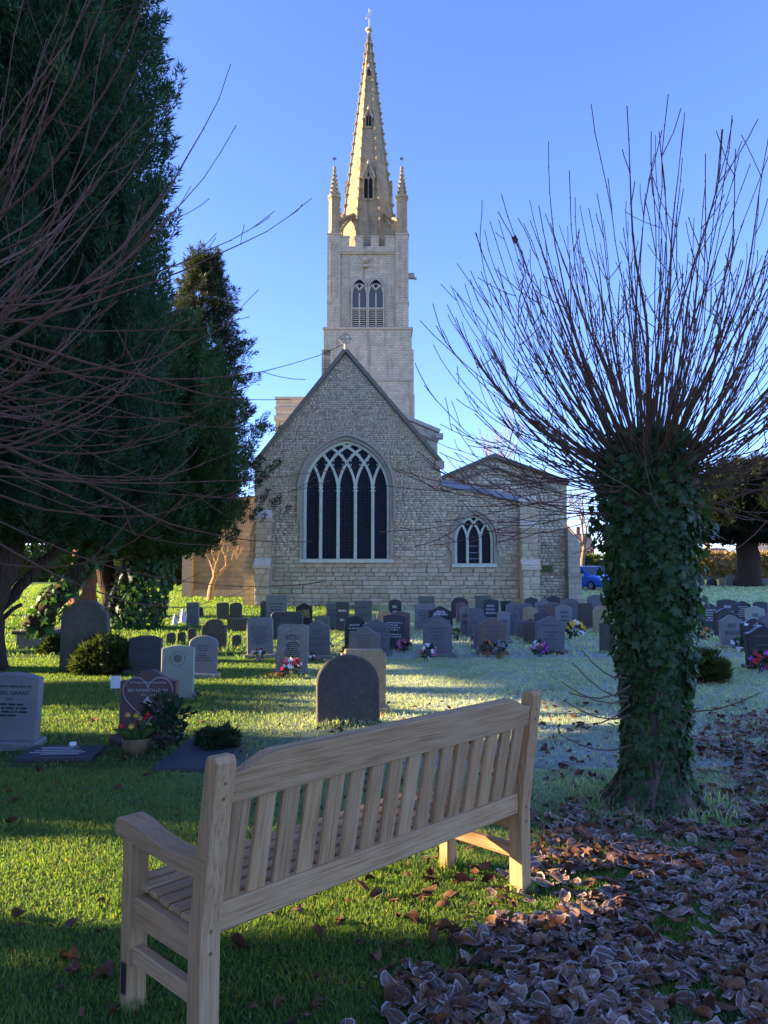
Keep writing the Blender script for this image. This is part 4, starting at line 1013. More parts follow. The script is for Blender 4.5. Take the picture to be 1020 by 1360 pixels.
# --- dark yew behind the second one, by the aisle
b_ = at(222, 783, 50); y6 = empty('yew_tree', (b_.x, 50, 0), 0, 'low dark yew in shade at the far end of the sunny lawn', 'tree')
crown('crown', ell(2.7, .3, .4), (b_.x, 50), .4, 6.5, 420, 90, M_YEW2, y6, L=.9, rad=.5, ln=.35, wd=.11, seed=71, core=.85)
limb(y6, [(b_.x, 50, 0), (b_.x, 50, 2)], .4, .3, M_YEWBARK, 'trunk', 9, .03)
M_LAUREL = m_needles('laurel_leaves', (.03, .05, .012), (.09, .115, .03))
hedge(-62, -24, 78, 80, 3.4, 301, 'long sunlit hedge closing the far left of the lawn', M_LAUREL, per=10, dens=5, ln=.5, wd=.25)
hedge(16, 34, 92, 94, 2.6, 302, 'mixed hedge beyond the blue car', M_LAUREL, per=10, dens=5, ln=.5, wd=.25)
hedge(34, 90, 96, 98, 3.0, 303, 'pale sunlit hedge behind the far row of headstones', m_needles('beech_hedge', (.16, .10, .03), (.34, .22, .07)), per=10, dens=4, ln=.5, wd=.25)

# ================================================================== headstones
random.seed(12)
GM = dict(blue=m_granite('blue_grey_granite', (.115, .113, .112)), grey=m_granite('grey_granite', (.185, .175, .16)), black=m_granite('black_granite', (.016, .018, .024), .25, .25),
          dark=m_granite('dark_grey_granite', (.046, .046, .049)), brown=m_granite('brown_granite', (.15, .095, .072), .5), maroon=m_granite('maroon_granite', (.085, .036, .036), .35, .3),
          pale=m_granite('pale_limestone', (.27, .29, .225), .85, .1, lichen=.35, lcol=(.30, .34, .22)), tan=m_granite('lichened_tan_stone', (.30, .225, .13), .9, .15, lichen=.7, lcol=(.40, .32, .15)),
          old=m_granite('old_weathered_stone', (.085, .075, .052), .95, .2, lichen=.5, lcol=(.15, .145, .09)), rough=m_granite('pitted_brown_stone', (.072, .060, .046), .95, .6, 120, lichen=.4, lcol=(.135, .115, .09)),
          moss=m_granite('mossy_grey_stone', (.13, .135, .105), .95, .2, lichen=.6, lcol=(.15, .17, .10)), stone=m_granite('grey_limestone', (.18, .17, .145), .9, .15, lichen=.6, lcol=(.34, .33, .28)))
M_TXT_D = m_flat('dark_lettering', (.02, .02, .022), .7); M_TXT_L = m_flat('pale_lettering', (.42, .41, .38), .7); M_TXT_G = m_flat('gilt_lettering', (.42, .30, .11), .5); M_TXT_W = m_flat('white_lettering', (.7, .7, .7), .7)
M_TXT_E = m_flat('engraved_lettering', (.085, .09, .10), .8)
def outline(shape, w, h):
    x = w / 2; P_ = []
    if shape == 'ogee':
        for i in range(17):
            u = -1 + i / 8; P_.append((u * x, h - .085 * w * 1.2 * (1 - math.cos(math.pi * min(1, abs(u) * 1.05))) / 1))
    elif shape == 'round':
        for i in range(17): a = math.pi * (1 - i / 16); P_.append((x * math.cos(a), h - .28 * w + .28 * w * math.sin(a)))
    elif shape == 'semi':
        for i in range(19): a = math.pi * (1 - i / 18); P_.append((x * math.cos(a), h - .46 * w + .46 * w * math.sin(a) ** .9))
    elif shape == 'flat': P_ = [(-x, h), (x, h)]
    elif shape == 'gable': P_ = [(-x, h - .16 * w), (-x * .1, h), (x * .1, h), (x, h - .16 * w)]
    elif shape == 'camber':
        for i in range(11): u = -1 + i / 5; P_.append((u * x, h - .09 * w * u * u))
    elif shape == 'scoop':                                # flat centre, scooped corners
        P_ = [(-x, h - .13 * w)] + [(-x + .16 * w * (1 - math.cos(t)) * 1.0, h - .13 * w + .13 * w * math.sin(t)) for t in (.5, 1.0, 1.57)]
        P_ = P_ + [(-a, b) for a, b in P_[::-1]]
    elif shape == 'notch': P_ = [(-x, h - .09 * w), (-x + .07 * w, h - .09 * w), (-x + .09 * w, h), (x - .09 * w, h), (x - .07 * w, h - .09 * w), (x, h - .09 * w)]
    elif shape == 'shoulder':                             # old headstone: big round centre between small shoulders
        P_ = [(-x, h - .34 * w), (-x + .05 * w, h - .25 * w), (-x + .13 * w, h - .23 * w)] + [(.37 * w * math.cos(a), h - .22 * w + .22 * w * math.sin(a)) for a in [math.pi * (1 - i / 14) for i in range(1, 14)]]
        P_ += [(x - .13 * w, h - .23 * w), (x - .05 * w, h - .25 * w), (x, h - .34 * w)]
    return [(-x, 0)] + P_ + [(x, 0)]
def slab_mesh(P_, t, mat, bev=.008):
    n = len(P_); P_ = P_[::-1]; cx = 0; cz = sum(p[1] for p in P_) / n
    w = max(p[0] for p in P_) ; hh = max(p[1] for p in P_)
    ins = [(p[0] * (1 - bev / w), p[1] - (bev * (1 if p[1] > .02 else 0))) for p in P_]
    vs = [(p[0], -t / 2, p[1]) for p in ins] + [(p[0], -t / 2 + bev, p[1]) for p in P_] + [(p[0], t / 2 - bev, p[1]) for p in P_] + [(p[0], t / 2, p[1]) for p in ins]
    fs = [tuple(reversed(range(n))), tuple(3 * n + i for i in range(n))]
    for k_ in range(3): fs += [(k_ * n + i, k_ * n + (i + 1) % n, (k_ + 1) * n + (i + 1) % n, (k_ + 1) * n + i) for i in range(n)]
    m = MB(); m.add(vs, fs); return m
def words(w, z0, z1, rows, mat, y, root, thick=.002, dens=.72, hgt=.5):
    m = MB(); rh = (z0 - z1) / rows
    for r_ in range(rows):
        if random.random() > .9: continue
        tot = w * random.uniform(.4, 1.0); x = -tot / 2; z = z0 - (r_ + .5) * rh
        while x < tot / 2 - .01:
            l = min(random.uniform(.02, .075), tot / 2 - x); m.box((x + l / 2, y, z), (l, thick, rh * hgt)); x += l + .013
    if m.v: return m.build('inscription', mat, root, kind='stuff')
TUFT = []
def grave(x0, x1, yt, yb, shape, mat, label, h=.66, plinth=True, rows=6, txt=None, t=.10, yaw=None, lean=0.0, tilt=0.0):
    xc = (x0 + x1) / 2
    if yb is None: d = ray(xc, yt); k_ = (h - CAM_H) / d.z; Y = k_ * d.y; X = d.x * k_
    else:
        g_ = gnd(xc, yb); Y, X = g_.y, g_.x; d = ray(xc, yt); h = CAM_H + d.z * Y / d.y
    w = (x1 - x0) / F * Y
    r_ = empty('headstone', (X, Y, 0), random.uniform(-.07, .07) if yaw is None else yaw, label, 'headstone')
    r_.rotation_euler.x = lean + random.gauss(0, .018); r_.rotation_euler.y = tilt + random.gauss(0, .018); TUFT.append((X, Y, w, r_.rotation_euler.z))
    ph = .075 if plinth else 0.0
    o = slab_mesh(outline(shape, w, h - ph + .02), t, GM[mat], .009).build('slab', GM[mat], r_, loc=(0, 0, ph - .02 if plinth else -.02), fix=True)
    if plinth: m = MB(); m.box((0, -.02, ph / 2 - .02), (w + .09, t + .16, ph + .04), None, .5, .012); m.build('plinth', GM[mat], r_)
    if rows: words(w * .74, h * .80, h * .34, rows, txt or (M_TXT_L if mat in ('black', 'dark', 'maroon') else M_TXT_E), -t / 2 - .0005, r_)
    return r_
# --- foreground and left
gv = grave(160, 233, 889, 985, 'ogee', 'maroon', 'polished maroon headstone engraved with a heart outline, a pot of tulips at its foot', rows=0, yaw=.02, t=.11)
hh = .66; w_ = 73 / F * gv.location.y; y_ = -.0585
m = MB(); hp = []
for i in range(41):
    a = -math.pi + 2 * math.pi * i / 40; hx = 16 * math.sin(a) ** 3; hz = 13 * math.cos(a) - 5 * math.cos(2 * a) - 2 * math.cos(3 * a) - math.cos(4 * a); hp.append((hx / 16 * w_ * .44, .41 + hz / 17 * .25))
m.ribbon(hp[:-1], .006, y_ - .001, y_ + .002, closed=True); m.build('heart_outline', M_TXT_L, gv)
for tx_, sz, zz in (('In loving precious memories', .029, .555), ('of', .026, .515), ('BEV KENNETH LEARY', .038, .487), ('1937 - 2008', .028, .440)):
    o = mobj('inscription', text_mesh(tx_, sz, M_TXT_L), gv); o.location = (0, y_, zz)
m = MB(); m.prism([(-.03, .33), (.03, .33), (.04, .36), (.015, .40), (0, .42), (-.015, .40), (-.04, .36)], y_ - .001, y_ + .002); m.build('engraved_emblem', M_TXT_L, gv)
gv = grave(-26, 47, 893, 992, 'camber', 'grey', 'pale grey granite headstone with black lettering beside the flat slate tablet', rows=0, t=.13, yaw=.10, tilt=.05)
for tx_, sz, zz in (('IN LOVING MEMORY OF', .034, .555), ('DANIEL GRANT', .048, .505), ('1942', .03, .445)):
    o = mobj('inscription', text_mesh(tx_, sz, M_TXT_D), gv); o.location = (0, -.0665, zz)
words(.40, .40, .27, 4, M_TXT_D, -.066, gv, hgt=.42)
grave(171, 214, 844, 895, 'camber', 'dark', 'dark slate-blue headstone just behind the pale green war grave stone', rows=9, txt=M_TXT_E)
gv = grave(214, 256, 857, 931, 'camber', 'pale', 'pale greenish-white war grave stone with a round carved badge', plinth=False, rows=0, t=.09, yaw=.1)
m = MB(); m.ribbon([(.085 * math.cos(a), .50 + .085 * math.sin(a)) for a in np.linspace(0, 2 * math.pi, 21)[:-1]], .008, -.048, -.043, closed=True); m.lathe([(.05, -.002), (.05, .002)], (0, 0, 0), 10)
m.v = m.v[:80] + [(x, -.045 + z, .50 + y) for x, y, z in m.v[80:]]; m.build('carved_badge', GM['moss'], gv, fix=True)
grave(250, 287, 844, 900, 'round', 'grey', 'grey round-topped headstone with a red and white bouquet on its plinth', rows=8, yaw=.12)
gv = grave(81, 141, 797, 892, 'shoulder', 'old', 'tall dark weathered headstone with rounded shoulders behind the bushy shrub', plinth=False, rows=0, t=.13, yaw=.05, lean=-.02)
m = MB(); m.ribbon([(x * .86, z * .93 + .02) for x, z in outline('shoulder', .71, 1.06)], .012, -.072, -.06); m.build('carved_border', GM['old'], gv, fix=True)
grave(421, 503, 870, 962, 'semi', 'rough', 'blank dark brown arched headstone with pitted face standing just behind the bench', plinth=False, rows=0, t=.12, yaw=.18)
grave(452, 511, 862, 946, 'notch', 'tan', 'lichened tan headstone with stepped corners behind the brown arched stone', plinth=True, rows=0, t=.12, yaw=.15)
# --- middle row left
grave(329, 363, 820, 874, 'scoop', 'grey', 'grey headstone with scooped corners and pink flowers beside the lettered stone', rows=9, yaw=.03)
grave(360, 402, 812, 851, 'scoop', 'dark', 'wide dark slate headstone with scooped corners behind the black-lettered grey stone', rows=6, plinth=False, txt=M_TXT_E)
grave(367, 408, 829, 895, 'scoop', 'stone', 'grey-green headstone with many lines of black lettering and pink flowers in front', rows=12, txt=M_TXT_D, yaw=.03)
grave(404, 438, 824, 876, 'ogee', 'blue', 'blue-grey wavy-topped headstone right of the black-lettered grey stone', rows=9)
grave(353, 381, 791, None, 'flat', 'stone', 'tall pale headstone with flat top below the church buttress', h=.85, plinth=False, rows=5)
grave(346, 358, 798, None, 'round', 'moss', 'narrow mossy stone tucked against the tall pale flat-topped headstone', h=.7, plinth=False, rows=0)
gv = grave(393, 415, 801, None, 'ogee', 'black', 'black headstone with gold vine decoration below the great east window', rows=0)
m = MB()
for i in range(22): m.tube([(random.uniform(-.17, .17), -.056, random.uniform(.28, .52)) for _ in range(3)], .006, 4)
m.build('gilt_vine', M_TXT_G, gv)
grave(418, 437, 818, None, 'camber', 'moss', 'low mossy headstone behind the blue-grey wavy-topped one', h=.6, rows=0)
grave(434, 449, 801, None, 'flat', 'moss', 'dark green square-topped headstone, left of a close pair', plinth=False, rows=3)
grave(446, 463, 800, None, 'flat', 'dark', 'dark square-topped headstone, right of a close pair', h=.72, plinth=False, rows=3)
grave(471, 494, 798, None, 'flat', 'moss', 'rough-edged green-grey headstone with flat top standing alone before the wall', plinth=False, rows=3)
grave(458, 486, 818, 866, 'semi', 'black', 'black oval-topped headstone with ornaments at its foot', rows=5)
grave(463, 504, 832, 880, 'ogee', 'blue', 'wide blue-grey wavy-topped headstone behind the lichened tan stone', rows=6)
grave(482, 517, 822, 870, 'ogee', 'blue', 'blue-grey wavy-topped headstone half covering a brownish one, plinth showing', rows=8)
grave(508, 538, 816, 863, 'camber', 'dark', 'brownish-grey headstone with pink flowers at its right foot', rows=7)
grave(520, 544, 812, 858, 'camber', 'brown', 'dark brown headstone peeping out behind the one with pink flowers', rows=0)
grave(500, 521, 810, None, 'semi', 'tan', 'tan arched stone with a pale rim behind the brownish-grey headstone', plinth=False, rows=0)
grave(516, 533, 796, None, 'round', 'black', 'small black round-topped headstone near the church wall, above a tan arched stone', rows=2)
# --- middle row right
grave(551, 578, 802, None, 'flat', 'grey', 'pale blue-grey square headstone left of the black one with white words', rows=5)
grave(556, 577, 792, None, 'flat', 'moss', 'dark mossy square headstone hard by the church wall', plinth=False, rows=0, h=.7)
gv = grave(569, 601, 805, None, 'ogee', 'black', 'black wavy-topped headstone with white lettering', rows=0); words(.36, .56, .44, 3, M_TXT_W, -.051, gv)
grave(564, 598, 817, None, 'ogee', 'blue', 'blue-grey headstone showing only its wavy top behind its twin', rows=0)
grave(562, 600, 822, 872, 'ogee', 'blue', 'blue-grey wavy-topped headstone with pink flowers at its left corner', rows=5, yaw=0)
grave(599, 622, 793, None, 'semi', 'dark', 'dark arched headstone with pale inner rim near the wall', rows=0)
grave(606, 622, 800, None, 'round', 'brown', 'narrow brownish headstone before the dark arched one', h=.6, rows=3, plinth=False)
grave(611, 627, 806, None, 'camber', 'stone', 'pale narrow headstone left of a round blue-grey one', plinth=False, rows=2)
grave(621, 642, 807, None, 'round', 'blue', 'round-topped blue-grey headstone beside a pale narrow one', rows=4)
grave(632, 653, 791, None, 'flat', 'moss', 'dark green square headstone by the wall under the small window', h=.72, plinth=False, rows=0)
grave(641, 662, 796, None, 'camber', 'dark', 'slate-coloured headstone below the small church window', rows=3)
grave(629, 651, 816, None, 'ogee', 'blue', 'blue-grey wavy top just behind the pinkish-brown headstone', rows=0)
grave(636, 671, 820, 869, 'ogee', 'brown', 'pinkish-brown granite headstone with a rusty plant before it', rows=7, yaw=.02)
grave(660, 676, 812, None, 'camber', 'grey', 'grey headstone behind the pinkish-brown one', rows=2)
grave(665, 679, 798, None, 'flat', 'black', 'small black square headstone between taller grey ones', plinth=False, rows=0, h=.55)
grave(666, 690, 809, 845, 'ogee', 'blue', 'blue-grey headstone with a sunlit left edge and yellow flowers', rows=5)
grave(671, 688, 800, None, 'ogee', 'grey', 'light grey wavy headstone behind the one with the sunlit left edge', rows=0)
grave(687, 707, 801, None, 'camber', 'blue', 'blue-grey headstone left of the small tan one', rows=3)
grave(694, 713, 806, None, 'round', 'tan', 'small tan lichened headstone among blue-grey ones', h=.6, plinth=False, rows=2)
grave(686, 700, 824, 849, 'flat', 'blue', 'low blue-grey square stone left of a dark brown one', plinth=False, rows=0)
grave(696, 713, 826, 855, 'camber', 'rough', 'low dark brown stone beside the headstone with purple flowers', plinth=False, rows=0)
grave(711, 749, 818, 867, 'ogee', 'blue', 'blue-grey wavy-topped headstone with purple and white flowers', rows=5, yaw=.02)
grave(710, 732, 811, None, 'ogee', 'dark', 'dark headstone with sunlit top edge behind the one with purple flowers', rows=0)
grave(723, 746, 800, None, 'camber', 'brown', 'reddish-brown headstone with a dark face behind grey ones', rows=3)
grave(737, 759, 803, None, 'gable', 'grey', 'grey headstone with pointed top in front of a round one', rows=3)
grave(711, 733, 796, None, 'ogee', 'grey', 'pale grey headstone with wavy top near the right buttress', h=.7, rows=3)
grave(697, 714, 793, None, 'gable', 'dark', 'dark pointed headstone at the foot of the church buttress', h=.7, rows=0)
grave(726, 745, 791, None, 'gable', 'black', 'black pointed headstone under the mossy ledge', h=.7, rows=0)
grave(746, 769, 795, None, 'round', 'blue', 'round-topped grey-blue headstone near the church corner', h=.7, rows=4)
grave(768, 787, 801, None, 'flat', 'rough', 'brown square headstone with vertical streaks and a grey plinth', rows=0)
grave(780, 803, 790, None, 'round', 'blue', 'grey round-topped headstone on the grass below the blue car', h=.66, rows=0)
grave(787, 807, 804, None, 'shoulder', 'tan', 'lichened ornate headstone with a carved rounded top beside the ivy trunk', plinth=False, rows=0)
grave(797, 816, 828, 867, 'flat', 'rough', 'brown slab partly hidden by the ivy-clad trunk', plinth=False, rows=0)
# --- right of the pollard
grave(929, 954, 801, 838, 'ogee', 'dark', 'dark headstone right of the ivy trunk with a leafy pot', rows=5)
grave(951, 977, 796, None, 'camber', 'dark', 'slate headstone with slightly curved top behind the sun-edged one', rows=2)
grave(949, 975, 808, 846, 'ogee', 'black', 'black headstone with one bright sunlit edge', rows=0)
grave(975, 996, 798, None, 'ogee', 'dark', 'dark headstone with small lettering left of the pale cream one', rows=6)
grave(990, 1014, 805, None, 'gable', 'pale', 'pale cream headstone with pointed top among dark ones', rows=2)
grave(1000, 1018, 799, None, 'camber', 'dark', 'dark headstone behind the pale cream one', rows=0)
gv = grave(957, 987, 817, 860, 'ogee', 'grey', 'grey headstone with a white heart plaque and a potted green ball', rows=2)
m = MB(); m.prism([(-.02, .02), (.06, .02), (.10, .10), (.09, .16), (.02, .14), (-.05, .16), (-.06, .10)], -.075, -.056); m.build('heart_plaque', M_TXT_W, gv)
gv = grave(985, 1016, 821, 866, 'ogee', 'black', 'black headstone with a white dove and an engraved cross', rows=0)
m = MB(); m.prism([(-.19, .50), (-.12, .49), (-.09, .54), (-.13, .53), (-.16, .56)], -.06, -.05); m.build('white_dove', M_TXT_W, gv)
m = MB(); m.box((.06, -.051, .5), (.14, .004, .02)); m.box((.06, -.0512, .5), (.02, .004, .12)); m.build('engraved_cross', M_TXT_L, gv)
gv = grave(993, 1036, 831, 888, 'ogee', 'black', 'large black headstone with faint brown lettering and purple flowers', rows=0, t=.12); words(.45, .55, .2, 5, m_flat('faded_brown_lettering', (.11, .08, .06), .7), -.0612, gv, hgt=.3)
grave(1008, 1030, 815, None, 'ogee', 'blue', 'blue-grey headstone behind the large black one', rows=0)
# --- far row by the boundary
for a, b, t0, sh, mt, lb in [(918, 935, 764, 'semi', 'brown', 'brown arched stone in the far row by the sunlit hedge'), (938, 952, 768, 'semi', 'black', 'low dark stone in the far row by the sunlit hedge'), (955, 963, 767, 'flat', 'tan', 'narrow tan stone in the far row by the sunlit hedge'),
                              (964, 978, 763, 'round', 'stone', 'leaning grey stone in the far row next to the dark yew trunk'), (1011, 1022, 768, 'flat', 'stone', 'small pale stone to the right of the dark yew trunk')]:
    grave(a, b, t0, 778.5, sh, mt, lb, plinth=False, rows=0, t=.16, tilt=.08 if 'leaning' in lb else 0)
# --- sunny lawn on the left
grave(191, 216, 792, 818, 'round', 'old', 'brown leaning round-topped headstone on the sunlit lawn beside the ivy trunk', plinth=False, rows=0, tilt=-.1, t=.14)
grave(248, 264, 800, 832, 'flat', 'stone', 'tall narrow flat-topped grey headstone before the little bare tree', plinth=False, rows=0, t=.12)
grave(288, 304, 800, 824, 'camber', 'old', 'dark blotched headstone, left of the pair before the aisle wall', plinth=False, rows=0)
grave(305, 321, 800, 824, 'round', 'old', 'dark lichened round-topped headstone, right of the pair before the aisle wall', plinth=False, rows=0)
grave(303, 328, 821, 838, 'flat', 'old', 'low dark slab with a pale top edge before the aisle wall', plinth=False, rows=0, t=.3)
grave(268, 300, 822, 862, 'shoulder', 'old', 'dark weathered headstone with humped top behind the grey round-topped stone', plinth=False, rows=0, t=.12)
for i, (a, b, t0, b0) in enumerate([(221, 232, 840, 857), (236, 246, 839, 856), (250, 260, 834, 852), (308, 320, 843, 860), (262, 270, 806, 818), (345, 352, 838, 852)]): grave(a, b, t0, b0, 'round', 'old', 'small rounded footstone among the old graves on the left', plinth=False, rows=0)['group'] = 'old footstones'
# flat things
m = MB(); r_ = empty('flat_tablet', gnd(82, 1004), .06, 'flat slate tablet with pale lines of lettering lying in the grass', 'grave tablet'); m.box((0, 0, .02), (.62, .42, .05), None, .5, .01); m.build('slab', GM['dark'], r_)
m = MB()
for i in range(5): m.box((random.uniform(-.06, .06), -.12 + i * .06, .046), (random.uniform(.25, .48), .016, .003))
m.build('inscription', M_TXT_L, r_); m = MB(); m.lathe([(.01, 0), (.035, .01), (.03, .035), (.005, .04)], (.04, .15, .045), 8); m.build('white_pebble', M_TXT_W, r_, smooth=True)
m = MB(); r_ = empty('grave_ledger', gnd(262, 1012), .0, 'low sloping slate ledger stone with a clipped green plant', 'grave ledger')
m.add([(-.28, -.32, 0), (.30, -.32, 0), (.30, .38, 0), (-.16, .38, 0), (-.28, -.32, .035), (.30, -.32, .035), (.30, .38, .10), (-.16, .38, .10)], [(0, 3, 2, 1), (4, 5, 6, 7), (0, 1, 5, 4), (1, 2, 6, 5), (2, 3, 7, 6), (3, 0, 4, 7)]); m.build('slab', GM['dark'], r_)
g_ = gnd(55, 858); r_ = empty('chest_tomb', g_, .05, 'low stone chest tomb in sunlight between yew trunk and tall old headstone', 'tomb')
m = MB(); m.box((0, 0, .14), (.62, .9, .28)); m.build('chest', GM['stone'], r_); m = MB(); m.box((0, 0, .31), (.78, 1.05, .07), None, .5, .015); m.build('lid', GM['old'], r_)
r_ = empty('name_card', gnd(153, 925), .1, 'small white card on a stake left of the maroon headstone', 'sign'); m = MB(); m.box((0, 0, .175), (.12, .008, .15)); m.build('card', m_flat('white_card', (.72, .74, .78), .6, var=.08), r_); m = MB(); m.tube([(0, .01, -.02), (0, .01, .16)], .006, 6); m.build('stake', M_LEAD, r_)

# ================================================================== flowers and small things on graves
M_GRN = m_flat('bouquet_leaves', (.022, .055, .018), .6, .3, var=.5)
FC = {}
def fcol(c):
    if c not in FC: FC[c] = m_flat('petals', c, .6, .3, var=.3, scale=60)
    return FC[c]
PINK, RED, WHITE, YEL, PURP, ORG = (.62, .16, .24), (.55, .03, .03), (.75, .74, .72), (.72, .50, .05), (.42, .10, .45), (.6, .22, .05)
def blossom(mb, c, r_):
    c = Vector(c); n = Vector((random.gauss(0, .5), -1, random.gauss(.6, .4))).normalized(); u = n.cross(Vector((0, 0, 1))).normalized(); v = u.cross(n)
    for k_ in range(5):
        a = k_ * 1.2566 + random.random(); d = u * math.cos(a) + v * math.sin(a); s_ = n.cross(d)
        mb.add([c, c + d * r_ * .6 + s_ * r_ * .4 + n * r_ * .25, c + d * r_ + n * r_ * .35, c + d * r_ * .6 - s_ * r_ * .4 + n * r_ * .25], [(0, 1, 2, 3)])
    mb.lathe([(.02 * r_, -.2 * r_), (.35 * r_, .1 * r_), (.1 * r_, .4 * r_)], c + n * r_ * .1, 5)
def leaves(mb, c, R_, n, s_):
    for _ in range(n):
        d = Vector((random.gauss(0, 1), random.gauss(0, 1), random.gauss(.4, .8))).normalized(); p = Vector(c) + d * R_ * random.uniform(.4, 1); w = d.cross(Vector((random.random(), random.random(), random.random()))).normalized() * s_ * .35
        mb.add([p - w * .3, p + d * s_ * .5 + w, p + d * s_, p + d * s_ * .5 - w], [(0, 1, 2, 3)])
def bouquet(px, py, R_, cols, label, n=9, pot=None, cat='flowers', name='flower_bouquet', dy=-.14):
    g_ = gnd(px, py); r_ = empty(name, (g_.x, g_.y + dy * 0, 0), 0, label, cat); zc = R_ * 1.1; z0 = 0
    if pot: m = MB(); m.lathe([(R_ * .5, 0), (R_ * .62, R_ * .9), (R_ * .7, R_ * .95), (R_ * .6, R_ * .97)], (0, 0, 0), 12); m.build('pot', pot, r_, smooth=False); zc += R_ * .7
    m = MB(); leaves(m, (0, 0, zc), R_ * .85, 60, R_ * .6)
    for _ in range(8): m.tube([(random.gauss(0, R_ * .15), random.gauss(0, R_ * .1), .0), (random.gauss(0, R_ * .4), random.gauss(0, R_ * .3), zc)], R_ * .03, 4)
    m.build('foliage', M_GRN, r_)
    for ci, c in enumerate(cols):
        m = MB()
        for _ in range(max(2, n // len(cols) + 1)):
            d = Vector((random.gauss(0, .8), -abs(random.gauss(.5, .4)), random.gauss(.5, .5))).normalized(); blossom(m, Vector((0, 0, zc)) + d * R_, R_ * .36)
        m.build('blossoms', fcol(c), r_)
    return r_
TERRA = m_flat('terracotta', (.30, .11, .06), .8); STONEPOT = m_flat('stone_pot', (.155, .115, .05), .85, var=.5)
bouquet(343, 878, .10, [PINK, WHITE], 'pink and white posy in front of the scoop-cornered grey headstone')
bouquet(387, 899, .13, [PINK, WHITE, RED], 'pink and red flowers before the black-lettered headstone', 14)
bouquet(413, 880, .08, [PINK, WHITE], 'small pink and white posy left of the blue-grey wavy headstone', 6)
bouquet(535, 867, .11, [PINK], 'pink flowers at the foot of the brownish-grey headstone')
bouquet(569, 876, .12, [PINK, WHITE], 'pink and white flowers at the corner of the blue-grey headstone', 12)
bouquet(632, 856, .09, [PINK, WHITE], 'pink flowers left of the pinkish-brown headstone', 7)
bouquet(717, 873, .13, [PURP, PINK, WHITE], 'purple and white flowers beside the blue-grey headstone', 14)
bouquet(664, 875, .11, [(.25, .25, .28)], 'withered grey flowers right of the pinkish-brown headstone', 6, STONEPOT)
bouquet(647, 872, .10, [ORG], 'rusty dried plant in a pot before the pinkish-brown headstone', 4, TERRA)
bouquet(764, 849, .18, [YEL, WHITE, YEL], 'yellow flowers spread on a grave near the ivy trunk', 16)
bouquet(751, 834, .11, [YEL], 'yellow flowers in a dark pot', 6, M_DARK)
bouquet(681, 843, .06, [YEL], 'small yellow posy by the sun-edged headstone', 5)
bouquet(606, 850, .09, [(.25, .35, .08)], 'green plant in a dark grey urn', 4, GM['dark'])
bouquet(268, 897, .12, [RED, WHITE, PINK], 'red and white bouquet at the foot of the grey round-topped headstone', 14)
bouquet(1010, 893, .15, [PURP, RED, (.3, .05, .12)], 'dark purple and red flowers before the large black headstone', 14)
bouquet(983, 866, .10, [(.05, .16, .04)], 'clipped green ball in a white pot', 3, M_TXT_W, 'potted plant', 'potted_plant')
bouquet(980, 855, .08, [RED, WHITE], 'red and white flowers behind the clipped green ball', 6)
bouquet(935, 850, .14, [ORG, (.3, .2, .06)], 'orange-brown dried plant near the ivy trunk', 8)
bouquet(209, 826, .11, [RED], 'red flower box on the sunlit lawn', 12)
bouquet(192, 893, .10, [(.35, .35, .5)], 'pale lavender flowers before the dark slate-blue headstone', 10)
bouquet(261, 931, .05, [(.2, .2, .25)], 'small dark ornament by the war grave stone', 4)
bouquet(460, 875, .10, [YEL, WHITE, RED], 'mixed ornaments and flowers at the black oval headstone', 8)
bouquet(412, 833, .10, [WHITE], 'white flowers beside the black headstone with gold vine', 5)
# white angel statuettes among the old graves
for i, (px, py, h_) in enumerate([(243, 828, .42), (232, 830, .30), (252, 832, .28)]):
    m = MB(); s_ = h_; m.lathe([(.30 * s_, 0), (.30 * s_, .1 * s_), (.2 * s_, .14 * s_), (.22 * s_, .3 * s_), (.12 * s_, .6 * s_), (.15 * s_, .7 * s_), (.06 * s_, .78 * s_), (.1 * s_, .86 * s_), (.09 * s_, .95 * s_), (.02 * s_, s_)], (0, 0, 0), 10)
    r_ = m.build('angel_statuette', m_flat('white_marble', (.55, .56, .58), .6), None, True, gnd(px, py)); prop(r_, 'small white angel statuette in a cluster on the sunlit lawn', 'statuette', 'angel statuettes')
    m = MB()
    for sg in (-1, 1): m.prism([(0, .55 * s_), (sg * .3 * s_, .4 * s_), (sg * .38 * s_, .75 * s_), (sg * .2 * s_, .82 * s_)][::sg], .06 * s_, .1 * s_)
    m.build('wings', r_.data.materials[0], r_)
# tulips in the pot before the maroon stone
g_ = gnd(181, 1000); tp = empty('tulip_pot', g_, 0, 'stone pot of drooping red and yellow tulips before the maroon headstone', 'potted flowers'); s_ = g_.y / F
m = MB(); m.lathe([(.095, -.01), (.115, .06), (.125, .13), (.12, .135), (.10, .12)], (0, 0, 0), 18); m.build('pot', STONEPOT, tp, smooth=True)
def tulip(mb, c, h, r_):
    for k_ in range(6):
        a = k_ * 1.047; d = Vector((math.cos(a), math.sin(a), 0)); w = Vector((-d.y, d.x, 0)) * r_ * .55; c = Vector(c)
        mb.add([c, c + d * r_ * .9 + w + Vector((0, 0, h * .4)), c + d * r_ * .5 + Vector((0, 0, h)), c + d * r_ * .9 - w + Vector((0, 0, h * .4))], [(0, 1, 2, 3)])
m = MB(); fl = []
for i in range(9):
    a = random.uniform(0, 6.28); q = Vector((.05 * math.cos(a), .04 * math.sin(a), .1)); e = Vector((random.uniform(-.13, .13), random.uniform(-.12, .02), random.uniform(.2, .36))); m.tube([q, (q + e) / 2 + Vector((0, 0, .06)), e], [.006, .005, .004], 5); fl.append(e)
